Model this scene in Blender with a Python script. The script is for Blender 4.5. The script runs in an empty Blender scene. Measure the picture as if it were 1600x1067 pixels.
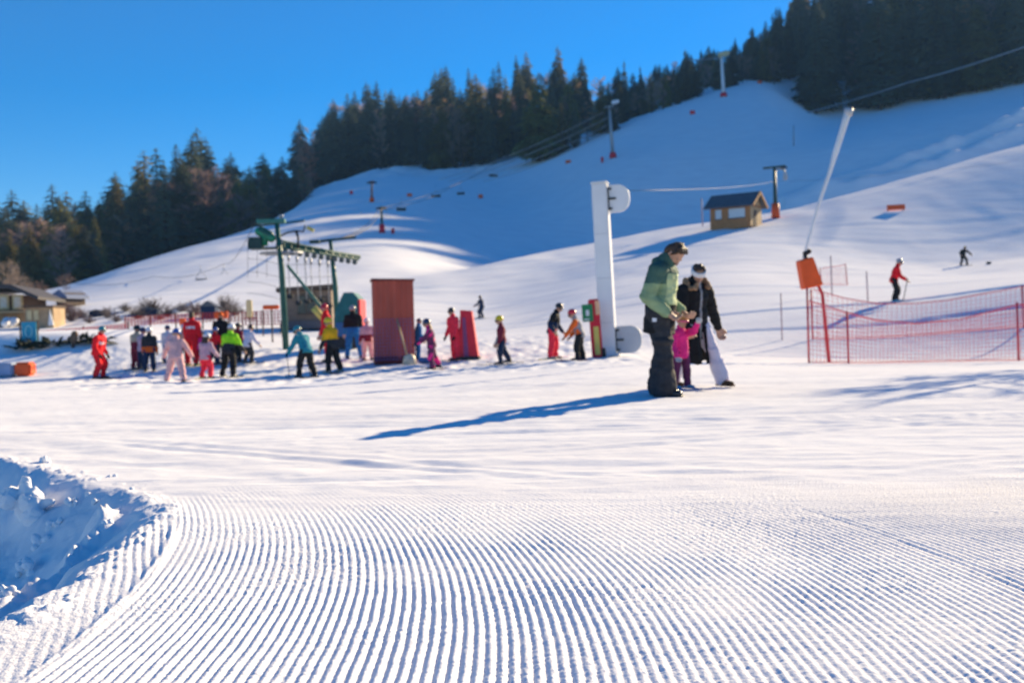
import bpy, bmesh, math, random
import numpy as np
from mathutils import Vector, Matrix, Euler

R = math.radians
scene = bpy.context.scene
col = scene.collection
rng = random.Random(7)

# ------------------------------------------------------------------ camera
F = 1555.0                       # focal length in photo pixels (1600 wide) = 35 mm on a 36 mm sensor
CAM_H = 0.87
cam_data = bpy.data.cameras.new('camera')
cam = bpy.data.objects.new('camera', cam_data)
col.objects.link(cam)
cam_data.sensor_width = 36.0
cam_data.lens = 36.0 * F / 1600.0
cam_data.clip_start = 0.05
cam_data.clip_end = 3000
cam.matrix_world = Matrix.Translation((0, 0, CAM_H)) @ (Matrix.Rotation(R(90 - 0.866), 4, 'X') @ Matrix.Rotation(R(-1.5), 4, 'Z'))
cam_data.dof.use_dof = True
cam_data.dof.focus_distance = 3.1
cam_data.dof.aperture_fstop = 3.4
scene.camera = cam
CM = np.array(cam.matrix_world)

# ------------------------------------------------------------------ sky and sun
SUN_AZ, SUN_EL = 42.0, 21.0
world = bpy.data.worlds.new('World')
scene.world = world
world.use_nodes = True
wt = world.node_tree
sky = wt.nodes.new('ShaderNodeTexSky')
sky.sky_type = 'NISHITA'
sky.sun_disc = False
sky.sun_elevation = R(SUN_EL)
sky.sun_rotation = R(SUN_AZ)
sky.air_density = 1.0
sky.dust_density = 0.25
sky.ozone_density = 4.0
sky.altitude = 1200
hs = wt.nodes.new('ShaderNodeHueSaturation')
hs.inputs['Saturation'].default_value = 1.42
hs.inputs['Hue'].default_value = 0.506
bg = wt.nodes['Background']
bg.inputs['Strength'].default_value = 0.072
wt.links.new(sky.outputs[0], hs.inputs['Color'])
wt.links.new(hs.outputs[0], bg.inputs['Color'])

sun_data = bpy.data.lights.new('sun', 'SUN')
sun_data.energy = 5.0
sun_data.angle = R(0.5)
sun_data.color = (1.0, 0.80, 0.50)
sun = bpy.data.objects.new('sun', sun_data)
col.objects.link(sun)
SUN = Vector((math.sin(R(SUN_AZ)) * math.cos(R(SUN_EL)), math.cos(R(SUN_AZ)) * math.cos(R(SUN_EL)), math.sin(R(SUN_EL))))
sun.rotation_euler = SUN.to_track_quat('Z', 'Y').to_euler()
sun.location = SUN * 60

scene.view_settings.view_transform = 'Standard'
scene.view_settings.look = 'None'
scene.view_settings.exposure = 1.17
scene.view_settings.gamma = 1.0
scene.view_settings.use_curve_mapping = False
scene.render.engine = 'CYCLES'
scene.cycles.max_bounces = 6
scene.cycles.diffuse_bounces = 3
scene.cycles.transparent_max_bounces = 12

# ------------------------------------------------------------------ pixel <-> world
def P(px, py, d):
    """world point seen at photo pixel (px, py) at distance d along y"""
    v = CM[:3, :3] @ np.array([px - 800.0, 533.5 - py, -F])
    v = v * (d / v[1])
    return Vector((v[0], v[1], v[2] + CAM_H))

def proj(p):
    v = CM[:3, :3].T @ (np.array(p) - np.array([0, 0, CAM_H]))
    return 800 + F * v[0] / -v[2], 533.5 - F * v[1] / -v[2]

# ------------------------------------------------------------------ terrain height
CURVES = [
    [(-900, 0.0, 8), (2500, 0.0, 8)],
    [(-900, -0.05, 14), (2500, 0.0, 14)],
]
def flat(pts):     # px, z, d
    return [(p[0], p[2], p[1]) for p in pts]
def pix(pts):
    out = []
    for px, py, d in pts:
        v = P(px, py, d)
        out.append((800 + F * v.x / v.y, v.y, v.z))
    return out
RAW = [
    flat([(-900, 0, 0.3), (2900, 0, 0.3)]),
    flat([(-900, 0, 8), (2900, 0, 8)]),
    flat([(-900, -0.1, 14), (400, -0.06, 14), (1000, 0.03, 13), (2900, 0, 14)]),
    pix([(-400, 606, 29), (155, 592, 30), (500, 588, 27), (800, 571, 26), (955, 557, 26), (1150, 561, 27), (1300, 566, 28), (1600, 560, 28), (2100, 548, 29)]),
    pix([(-400, 568, 36), (0, 554, 36), (200, 545, 36), (300, 542, 37), (500, 540, 38), (650, 534, 38), (800, 524, 38), (950, 514, 38), (1100, 498, 38), (1250, 486, 38), (1400, 473, 39), (1600, 440, 39), (2100, 390, 42)]),
    pix([(-400, 528, 37.6), (0, 521, 37.6), (200, 519, 38.4), (300, 527, 42), (500, 525, 46), (650, 521, 46), (800, 512, 46), (950, 488, 46), (1100, 468, 46), (1250, 460, 47), (1400, 457, 48), (1600, 434, 50), (2100, 380, 55)]),
    pix([(-400, 524, 50), (0, 518, 50), (200, 510, 50), (440, 506, 53), (600, 499, 55), (752, 488, 64), (950, 437, 67), (1150, 411, 67), (1300, 418, 72), (1505, 419, 77), (1700, 390, 82), (2100, 350, 90)]),
    pix([(-400, 510, 58), (0, 503, 58), (200, 492, 58), (400, 482, 62), (520, 470, 66), (650, 434, 80), (800, 407, 100), (940, 384, 126), (1100, 360, 132), (1200, 346, 128), (1330, 312, 126), (1600, 235, 140), (1900, 165, 170), (2300, 140, 180)]),
    'dip',
    pix([(-400, 505, 68), (0, 488, 68), (200, 460, 76), (350, 428, 85), (480, 395, 105), (600, 366, 118), (720, 345, 166), (850, 322, 188), (955, 249, 195), (1130, 215, 210), (1250, 238, 190), (1400, 214, 190), (1600, 186, 194), (1900, 120, 210), (2300, 110, 215)]),
    pix([(-400, 500, 100), (80, 455, 112), (200, 416, 124), (350, 371, 140), (480, 331, 153), (560, 317, 167), (650, 301, 192), (720, 288, 226), (800, 277, 242), (870, 249, 245), (960, 205, 250), (1050, 166, 270), (1130, 141, 290), (1200, 126, 300), (1270, 188, 288), (1340, 184, 288), (1440, 164, 286), (1600, 134, 282), (1750, 120, 280), (1900, 108, 270), (2300, 110, 260)]),
    pix([(-400, 500, 270), (0, 490, 270), (200, 462, 270), (350, 415, 285), (440, 350, 310), (480, 300, 325), (600, 264, 330), (700, 262, 310), (850, 225, 300), (960, 192, 300), (1130, 132, 320), (1210, 112, 335), (1300, 100, 350), (1450, 80, 350), (1600, 40, 350), (1750, 32, 350), (1900, 50, 310), (2300, 60, 310)]),
    pix([(-400, 500, 430), (0, 470, 430), (200, 440, 430), (480, 300, 430), (600, 266, 430), (850, 215, 430), (960, 180, 430), (1130, 118, 430), (1200, 82, 430), (1350, 0, 430), (1600, -50, 430), (1750, -50, 430), (1900, 10, 430), (2300, 60, 430)]),
    pix([(-400, 505, 700), (600, 380, 700), (1130, 250, 700), (1350, 120, 700), (1600, 100, 700), (1900, 150, 700), (2300, 200, 700)]),
]
NU, NS = 1100, 900
U0, U1, S0, S1 = -1.1, 1.35, math.log(0.3), math.log(700)
ug = np.linspace(U0, U1, NU)
sg = np.linspace(S0, S1, NS)
def smooth(a, n):
    k = np.hanning(2 * n + 1); k /= k.sum()
    return np.convolve(np.pad(a, n, mode='edge'), k, mode='valid')
tabs = []
for ci, c in enumerate(RAW):
    sm = 34 if ci < 10 else 13
    if c == 'dip':
        d0, z0 = tabs[-1]
        w = np.clip((ug - (-0.14)) / 0.26, 0, 1); w = w * w * (3 - 2 * w)
        tabs.append((d0 + 6 + 8 * w, z0 - 1.2 * w + 1.0 * (1 - w)))
        continue
    uu = np.array([(p[0] - 800) / F for p in c])
    dd = np.array([p[1] for p in c]); zz = np.array([p[2] for p in c])
    tabs.append((smooth(np.interp(ug, uu, dd), sm), smooth(np.interp(ug, uu, zz / dd), sm) * smooth(np.interp(ug, uu, dd), sm)))
HT = np.zeros((NU, NS))
SS = np.array([np.log(t[0]) for t in tabs])
ZZ = np.array([t[1] for t in tabs])
for i in range(NU):
    x, y = SS[:, i], ZZ[:, i]
    h = np.diff(x); dl = np.diff(y) / h
    m = np.zeros_like(x)
    same = dl[1:] * dl[:-1] > 0
    w1 = 2 * h[1:] + h[:-1]; w2 = h[1:] + 2 * h[:-1]
    with np.errstate(divide='ignore', invalid='ignore'):
        hm = (w1 + w2) / (w1 / dl[:-1] + w2 / dl[1:])
    m[1:-1] = np.where(same, hm, 0)
    m[0], m[-1] = dl[0], dl[-1]
    k = np.clip(np.searchsorted(x, sg) - 1, 0, len(h) - 1)
    t = np.clip((sg - x[k]) / h[k], 0, 1)
    HT[i] = ((1 + 2 * t) * (1 - t) ** 2 * y[k] + t * (1 - t) ** 2 * h[k] * m[k]
             + t * t * (3 - 2 * t) * y[k + 1] + t * t * (t - 1) * h[k] * m[k + 1])

_k = np.hanning(35); _k /= _k.sum()
_pad = np.pad(HT, ((17, 17), (0, 0)), mode='edge')
HT = sum(_pad[q:q + NU] * _k[q] for q in range(35))

def base_h(x, y):
    y = np.maximum(y, 0.31)
    a = np.clip((x / y - U0) / (U1 - U0) * (NU - 1), 0, NU - 1.001)
    b = np.clip((np.log(y) - S0) / (S1 - S0) * (NS - 1), 0, NS - 1.001)
    i, j = a.astype(int), b.astype(int)
    fa, fb = a - i, b - j
    return (HT[i, j] * (1 - fa) * (1 - fb) + HT[i + 1, j] * fa * (1 - fb) + HT[i, j + 1] * (1 - fa) * fb + HT[i + 1, j + 1] * fa * fb)

_lat = np.random.RandomState(3).rand(256, 256) * 2 - 1
def noise(x, y, ox=0):
    """smooth value noise, about -1..1"""
    x = np.asarray(x, float) + 37.13 * ox + 512; y = np.asarray(y, float) + 11.7 * ox + 512
    i, j = np.floor(x).astype(int), np.floor(y).astype(int)
    fx, fy = x - i, y - j
    fx = fx * fx * (3 - 2 * fx); fy = fy * fy * (3 - 2 * fy)
    i0, i1, j0, j1 = i & 255, (i + 1) & 255, j & 255, (j + 1) & 255
    return (_lat[i0, j0] * (1 - fx) * (1 - fy) + _lat[i1, j0] * fx * (1 - fy) + _lat[i0, j1] * (1 - fx) * fy + _lat[i1, j1] * fx * fy)
def fbm(x, y, ox=0, n=3):
    return sum(noise(x * 2 ** k, y * 2 ** k, ox + k) * 0.5 ** k for k in range(n))
def sstep(a, b, t):
    t = np.clip((t - a) / (b - a), 0, 1)
    return t * t * (3 - 2 * t)

BERM = []
EDGE_Y = np.array([0.3, 2.0, 3.1, 3.56, 4.36, 4.85, 5.25, 6.15, 7.2, 9.5, 12])
EDGE_X = np.array([-1.5, -1.55, -1.58, -1.6, -1.70, -1.76, -1.98, -2.75, -3.75, -6.5, -10])
PITCH = 0.0314
def detail_h(x, y):
    z = np.zeros_like(x)
    near = sstep(16, 6, y)
    # ---- dug-out hollow on the left
    xe = np.interp(y, EDGE_Y, EDGE_X) + 0.05 * fbm(x * 3.1, y * 3.1, 5) * 0.8 + 0.03 * noise(y * 9, x * 9, 8)
    slant = np.interp(y, [4.6, 5.3], [1.0, 0.62])
    dist = (xe - x) * slant
    inside = sstep(0.0, 0.06, dist) * sstep(11.5, 9.5, y)
    drop = 0.36 * sstep(-0.03, 0.50, dist) + 0.12 * sstep(0.4, 1.2, dist)
    clump = np.maximum(fbm(x * 5.5 + 0.6 * y, y * 5.5, 11) - 0.05, 0)
    row = np.exp(-((dist - 0.56 + 0.40 * (y - 4.05) / 1.1 - 0.04 * noise(y * 4, x * 4, 16)) / 0.06) ** 2) * sstep(3.9, 4.1, y) * sstep(5.3, 5.1, y)
    lump = 0.016 * clump * sstep(0.02, 0.25, dist) + 0.022 * fbm(x * 1.6, y * 1.6, 13) * sstep(0.1, 0.5, dist) + row * (0.10 + 0.06 * np.maximum(fbm(x * 11, y * 11, 17), 0)) + 0.005 * fbm(x * 22, y * 22, 14, 2) * inside
    z += (-drop + lump) * sstep(11.5, 9.5, y)
    rim = np.exp(-((dist + 0.05) / 0.07) ** 2) * sstep(11.5, 8, y)
    z += rim * (0.004 + 0.016 * np.maximum(fbm(x * 14, y * 14, 15), 0))
    out = 1 - inside
    # ---- corduroy
    wob = 0.005 * noise(x * 1.3, y * 1.1, 21) + 0.0017 * noise(x * 9, y * 9, 22) + 0.0007 * noise(x * 30, y * 30, 20)
    bend = 0.08 * np.maximum(y - 2.6, 0) ** 2
    px_ = x + bend + wob
    ph = px_ / PITCH
    w = 0.5 - 0.5 * np.cos(2 * math.pi * ph)
    prof = w ** 0.75
    fade = sstep(5.9, 4.35, y + 0.45 * noise(x * 1.6, y * 1.2, 23) + 0.22 * noise(x * 5, y * 5, 24) - 0.22 * sstep(0.4, 2.0, x))
    patch = 0.62 + 0.42 * noise(x * 1.0 + 3, y * 0.55, 25) + 0.3 * noise(x * 4, y * 2.5, 26)
    patch = np.clip(patch + 0.25 * sstep(0.3, 1.2, x), 0.30, 1.0)
    main = sstep(-1.29, -1.24, px_ + 0.015 * noise(y * 6, x * 6, 27))
    z += 0.0078 * prof * fade * patch * main * out
    crumb = noise(x * 95, y * 95, 28) * 0.6 + noise(x * 190, y * 190, 29) * 0.5
    z += out * near * fade * crumb * (0.0015 + 0.0020 * np.maximum(noise(x * 2.5, y * 2.5, 30), 0))
    chunk = np.maximum(noise(x * 42, y * 42, 31) - 0.62, 0) * np.maximum(noise(x * 1.9, y * 1.5, 32) + 0.15, 0)
    z += 0.011 * chunk * out * near * fade
    # second pass on the left strip, its lines at an angle
    px2 = x + 0.36 * y + 0.006 * noise(x * 3, y * 3, 33)
    prof2 = (0.5 - 0.5 * np.cos(2 * math.pi * px2 / 0.036)) ** 0.8
    side = (1 - main) * sstep(5.0, 4.3, y) * np.clip(0.45 + 0.7 * noise(x * 2.2, y * 1.4, 34), 0.05, 1)
    z += 0.0055 * prof2 * side * out
    # seams between passes of the groomer
    for c0, a in ((-1.262, 0.010), (1.60, -0.0026), (1.645, 0.002)):
        z += a * np.exp(-((px_ - c0) / 0.022) ** 2) * sstep(4.9, 4.2, y) * out * (0.8 + 0.5 * noise(y * 7, x * 7, 35))
    # ---- trodden snow beyond the corduroy
    tr = sstep(4.6, 5.6, y) * sstep(60, 25, y) * out
    z += tr * (0.003 * fbm(x * 0.9, y * 2.4, 41) + 0.005 * fbm(x * 3.3 + y, y * 7.0, 42) + 0.012 * np.maximum(noise(x * 2.6, y * 4.2, 43) - 0.45, 0))
    # ski and snowcat tracks: long shallow ruts
    for (ax, ay, bx, by, wd, dp) in ((-8, 10.6, 14, 8.35, 0.16, 0.03), (-8, 9.6, 14, 7.6, 0.07, 0.03), (-3.5, 6.9, 3, 5.5, 0.10, 0.02), (-3, 5.9, 5, 5.35, 0.06, 0.014),
                                     (-12, 17, 6, 15, 0.3, 0.03), (-14, 23, 3, 21, 0.35, 0.04), (-9, 13, -1, 5.4, 0.14, 0.018), (-10, 12.2, -1.6, 5.2, 0.10, 0.014)):
        L = math.hypot(bx - ax, by - ay)
        nx, ny = -(by - ay) / L, (bx - ax) / L
        t = ((x - ax) * (bx - ax) + (y - ay) * (by - ay)) / L / L
        dd = (x - ax) * nx + (y - ay) * ny + 0.12 * noise(x * 0.5, y * 0.5, 44)
        g = np.exp(-(dd / wd) ** 2) - 0.7 * np.exp(-((dd - 1.9 * wd) / wd) ** 2)
        z += -0.28 * dp * g * sstep(0, 0.08, t) * sstep(1, 0.92, t) * out
    # single and paired ski tracks in all directions
    rr = np.random.RandomState(12)
    sel = np.where((y > 5.2) & (y < 34) & (np.abs(x) < 0.75 * y))[0]
    xs_, ys_ = x[sel], y[sel]; acc = np.zeros(len(sel))
    for q in range(34):
        cx, cy = rr.uniform(-9, 12), rr.uniform(5.8, 11) if q < 16 else rr.uniform(10, 30)
        an = rr.normal(0.0, 0.35) if q % 3 else rr.uniform(-1.2, 1.2)
        cu = rr.normal(0, 0.012); ln = rr.uniform(3, 9) * (1 if q < 16 else 1.6)
        t = (xs_ - cx) * math.cos(an) + (ys_ - cy) * math.sin(an)
        o_ = -(xs_ - cx) * math.sin(an) + (ys_ - cy) * math.cos(an) - cu * t * t
        wd = 0.035 + 0.003 * cy
        m_ = sstep(ln, ln * 0.8, np.abs(t))
        for off in (0, 0.22):
            g = (o_ - off) / wd
            acc += m_ * rr.uniform(0.5, 1) * (-0.009 * np.exp(-g * g) + 0.006 * np.exp(-((g - 1.9) ** 2)))
    z[sel] += acc * out[sel] * sstep(5.2, 6.2, ys_) * sstep(-0.46, -0.36, xs_ / ys_)
    # snow trodden by the crowd at the lift
    crowd = sstep(20, 24, y) * sstep(39, 34, y) * sstep(-0.48, -0.42, x / np.maximum(y, 1)) * sstep(0.16, 0.10, x / np.maximum(y, 1))
    z += crowd * (0.035 * np.minimum(fbm(x * 2.1, y * 1.3, 56), 0.25) + 0.03 * noise(x * 4.3, y * 2.3, 57))
    # old ski and snowcat tracks on the hillsides
    sel = np.where((y > 38) & (y < 135))[0]
    xs_, ys_ = x[sel], y[sel]; acc = np.zeros(len(sel))
    for q in range(46):
        cy = rr.uniform(42, 115); cx = rr.uniform(-0.42, 0.52) * cy
        an = rr.uniform(-0.1, 0.75); cu = rr.normal(0, 0.005); ln = rr.uniform(10, 26)
        t = (xs_ - cx) * math.cos(an) + (ys_ - cy) * math.sin(an)
        o_ = -(xs_ - cx) * math.sin(an) + (ys_ - cy) * math.cos(an) - cu * t * t
        wd = 0.16 + 0.0035 * cy; g = o_ / wd
        acc += sstep(ln, ln * 0.6, np.abs(t)) * rr.uniform(0.4, 1) * (-0.06 * np.exp(-g * g) + 0.045 * np.exp(-((g - 2.0) ** 2)))
    z[sel] += acc
    cat = np.exp(-((y - (8.6 - 0.03 * (x - 3))) / 0.26) ** 2) * sstep(2.2, 3.4, x) * sstep(14, 10, x)
    z += cat * (0.008 * np.maximum(np.sin(x * 22 + 3 * y), 0) * (0.6 + noise(x * 3, y * 3, 45)) + 0.012 * fbm(x * 7, y * 7, 46, 2))
    # tow track on the right-hand slope
    v = x / np.maximum(y, 1)
    z += -0.16 * np.exp(-((y - (38.2 + 3 * noise(v * 3, v, 47))) / 0.22) ** 2) * sstep(0.1, 0.2, v)
    z += -0.10 * np.exp(-((y - (33.4 + 2 * v)) / 0.16) ** 2) * sstep(0.08, 0.16, v)
    # ---- gentle unevenness of the hillsides
    hill = sstep(40, 75, y)
    z += hill * (0.10 * fbm(x * 0.14, y * 0.07, 51) + 0.32 * fbm(x * 0.03, y * 0.022, 52) * sstep(90, 160, y))
    wild = sstep(0.02, -0.05, v) * sstep(-0.24, -0.19, v) * sstep(250, 275, y)
    z += wild * 1.1 * fbm(x * 0.12, y * 0.12, 53)
    # berms thrown up beside the piste on the shaded slope
    for k_, (pa, hb_, wb_) in enumerate((([(1215, 322, 0), (1300, 292, 0), (1400, 262, 0), (1500, 224, 0), (1600, 184, 0), (1720, 130, 0)], 2.2, 1.7), ([(1225, 325, 0), (1330, 296, 0), (1450, 264, 0), (1600, 207, 0), (1720, 160, 0)], 1.8, 1.4))):
        if BERM:
            bx, by = BERM[k_]
            near_y = np.interp(x, bx, by, left=1e4, right=1e4)
            z += hb_ * np.exp(-((y - near_y) / wb_) ** 2) * (0.75 + 0.3 * noise(x * 0.3, y * 0.3, 55))
    return z

def H(x, y):
    x = np.asarray(x, float); y = np.asarray(y, float)
    return base_h(x, y) + detail_h(x, y)
def Hs(x, y):
    return float(H(np.array([x]), np.array([y]))[0])

def ground(px, py, d, lo=0.75, hi=1.35):
    """the point of the snow seen at pixel (px, py), the one whose distance is closest to d"""
    ds = np.linspace(d * lo, d * hi, 241)
    pts = [P(px, py, q) for q in ds]
    xs = np.array([p.x for p in pts]); ys = np.array([p.y for p in pts]); zs = np.array([p.z for p in pts])
    gap = zs - H(xs, ys)
    sgn = np.where(gap[1:] * gap[:-1] <= 0)[0]
    if len(sgn):
        k = sgn[np.argmin(np.abs(ds[sgn] - d))]
        t = gap[k] / (gap[k] - gap[k + 1] + 1e-12)
        q = ds[k] + (ds[k + 1] - ds[k]) * t
    else:
        q = ds[np.argmin(np.abs(gap) / ds)]
    p = P(px, py, q)
    return Vector((p.x, p.y, Hs(p.x, p.y)))

for _pts in ([(1215, 322), (1300, 292), (1400, 262), (1500, 224), (1600, 184), (1720, 130)], [(1225, 325), (1330, 296), (1450, 264), (1600, 207), (1720, 160)]):
    _g = [ground(px, py, 175, .85, 1.25) for px, py in _pts]
    BERM_ = BERM_ + [(np.array([q.x for q in _g]), np.array([q.y for q in _g]))] if 'BERM_' in globals() else [(np.array([q.x for q in _g]), np.array([q.y for q in _g]))]
BERM[:] = BERM_

def ground_d(px, d, py=500):
    """the snow below the line of sight at column px and distance d"""
    for _ in range(4):
        p = P(px, py, d)
        z = Hs(p.x, d)
        py = proj((p.x, d, z))[1]
    return Vector((p.x, d, z))

# ------------------------------------------------------------------ materials
_mats = {}
def mat(name, c, rough=0.6, vary=0.12, scale=8.0, metal=0.0, bump=0.0, spec=0.4, rand=0.0, stretch=(1, 1, 1)):
    if name in _mats:
        return _mats[name]
    m = bpy.data.materials.new(name); m.use_nodes = True
    nt = m.node_tree; b = nt.nodes['Principled BSDF']
    b.inputs['Roughness'].default_value = rough
    b.inputs['Metallic'].default_value = metal
    b.inputs['Specular IOR Level'].default_value = spec
    tc = nt.nodes.new('ShaderNodeTexCoord'); mp = nt.nodes.new('ShaderNodeMapping')
    mp.inputs['Scale'].default_value = stretch
    nz = nt.nodes.new('ShaderNodeTexNoise'); nz.inputs['Scale'].default_value = scale; nz.inputs['Detail'].default_value = 4
    nt.links.new(tc.outputs['Object'], mp.inputs['Vector']); nt.links.new(mp.outputs[0], nz.inputs['Vector'])
    rp = nt.nodes.new('ShaderNodeMapRange'); rp.inputs['From Min'].default_value = 0.3; rp.inputs['From Max'].default_value = 0.7
    rp.inputs['To Min'].default_value = 1 - vary; rp.inputs['To Max'].default_value = 1 + vary
    nt.links.new(nz.outputs['Fac'], rp.inputs['Value'])
    h = nt.nodes.new('ShaderNodeHueSaturation'); h.inputs['Color'].default_value = (*c, 1)
    if rand:
        oi = nt.nodes.new('ShaderNodeObjectInfo'); r2 = nt.nodes.new('ShaderNodeMapRange')
        r2.inputs['To Min'].default_value = 1 - rand; r2.inputs['To Max'].default_value = 1 + rand
        mu = nt.nodes.new('ShaderNodeMath'); mu.operation = 'MULTIPLY'
        nt.links.new(oi.outputs['Random'], r2.inputs['Value'])
        nt.links.new(rp.outputs[0], mu.inputs[0]); nt.links.new(r2.outputs[0], mu.inputs[1]); nt.links.new(mu.outputs[0], h.inputs['Value'])
        r3 = nt.nodes.new('ShaderNodeMapRange'); r3.inputs['To Min'].default_value = 0.47; r3.inputs['To Max'].default_value = 0.53
        m7 = nt.nodes.new('ShaderNodeMath'); m7.operation = 'MULTIPLY'; m7.inputs[1].default_value = 7.31
        fr = nt.nodes.new('ShaderNodeMath'); fr.operation = 'FRACT'
        nt.links.new(oi.outputs['Random'], m7.inputs[0]); nt.links.new(m7.outputs[0], fr.inputs[0]); nt.links.new(fr.outputs[0], r3.inputs['Value'])
        nt.links.new(r3.outputs[0], h.inputs['Hue'])
    else:
        nt.links.new(rp.outputs[0], h.inputs['Value'])
    nt.links.new(h.outputs[0], b.inputs['Base Color'])
    if bump:
        bp = nt.nodes.new('ShaderNodeBump'); bp.inputs['Strength'].default_value = bump; bp.inputs['Distance'].default_value = 0.02
        nt.links.new(nz.outputs['Fac'], bp.inputs['Height']); nt.links.new(bp.outputs[0], b.inputs['Normal'])
    _mats[name] = m
    return m

def snow_material():
    m = bpy.data.materials.new('snow'); m.use_nodes = True
    nt = m.node_tree; b = nt.nodes['Principled BSDF']
    b.inputs['Base Color'].default_value = (0.86, 0.86, 0.885, 1)
    b.inputs['Roughness'].default_value = 0.55
    b.inputs['Specular IOR Level'].default_value = 0.0
    g = nt.nodes.new('ShaderNodeNewGeometry')
    def bump_layer(scale, strength, dist, stretch, prev=None, detail=3):
        mp = nt.nodes.new('ShaderNodeMapping'); mp.inputs['Scale'].default_value = stretch
        nz = nt.nodes.new('ShaderNodeTexNoise'); nz.inputs['Scale'].default_value = scale; nz.inputs['Detail'].default_value = detail
        bp = nt.nodes.new('ShaderNodeBump'); bp.inputs['Strength'].default_value = strength; bp.inputs['Distance'].default_value = dist
        nt.links.new(g.outputs['Position'], mp.inputs['Vector']); nt.links.new(mp.outputs[0], nz.inputs['Vector'])
        nt.links.new(nz.outputs['Fac'], bp.inputs['Height'])
        if prev: nt.links.new(prev, bp.inputs['Normal'])
        return bp.outputs[0]
    n = bump_layer(170, 0.35, 0.004, (1, 1, 1))
    n = bump_layer(26, 0.22, 0.012, (0.45, 1.3, 1), n, 4)
    n = bump_layer(6, 0.16, 0.03, (0.5, 1.6, 1), n)
    n = bump_layer(0.5, 0.12, 0.4, (0.35, 1.2, 1), n, 5)
    nt.links.new(n, b.inputs['Normal'])
    # wind-packed and older snow is a little greyer
    mp = nt.nodes.new('ShaderNodeMapping'); mp.inputs['Scale'].default_value = (0.3, 0.9, 1)
    nz = nt.nodes.new('ShaderNodeTexNoise'); nz.inputs['Scale'].default_value = 0.9; nz.inputs['Detail'].default_value = 6
    nt.links.new(g.outputs['Position'], mp.inputs['Vector']); nt.links.new(mp.outputs[0], nz.inputs['Vector'])
    cr = nt.nodes.new('ShaderNodeValToRGB')
    cr.color_ramp.elements[0].position = 0.3; cr.color_ramp.elements[0].color = (0.80, 0.80, 0.835, 1)
    cr.color_ramp.elements[1].position = 0.62; cr.color_ramp.elements[1].color = (0.88, 0.88, 0.90, 1)
    nt.links.new(nz.outputs['Fac'], cr.inputs['Fac']); nt.links.new(cr.outputs[0], b.inputs['Base Color'])
    return m
SNOW = snow_material()

# ------------------------------------------------------------------ objects: helpers
def tag(o, label=None, cat=None, group=None, kind=None):
    if label: o['label'] = label
    if cat: o['category'] = cat
    if group: o['group'] = group
    if kind: o['kind'] = kind
    return o
def empty(name, loc, rz=0.0, rot=None):
    o = bpy.data.objects.new(name, None)
    o.empty_display_size = 0.1
    o.location = loc
    o.rotation_euler = rot or (0, 0, rz)
    col.objects.link(o)
    return o
def thing(name, loc, label, cat, group=None, rz=0.0, rot=None):
    return tag(empty(name, loc, rz, rot), label, cat, group)
def link_mesh(name, me, parent=None, loc=None):
    o = bpy.data.objects.new(name, me)
    col.objects.link(o)
    if parent: o.parent = parent
    if loc is not None: o.location = loc
    return o
def copy_tree(o, parent=None):
    c = o.copy(); col.objects.link(c); c.parent = parent
    for ch in list(o.children): copy_tree(ch, c)
    return c

def frame_of(v):
    v = Vector(v).normalized()
    a = Vector((0, 0, 1)) if abs(v.z) < 0.9 else Vector((1, 0, 0))
    s = v.cross(a).normalized()
    return s, s.cross(v).normalized(), v

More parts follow.
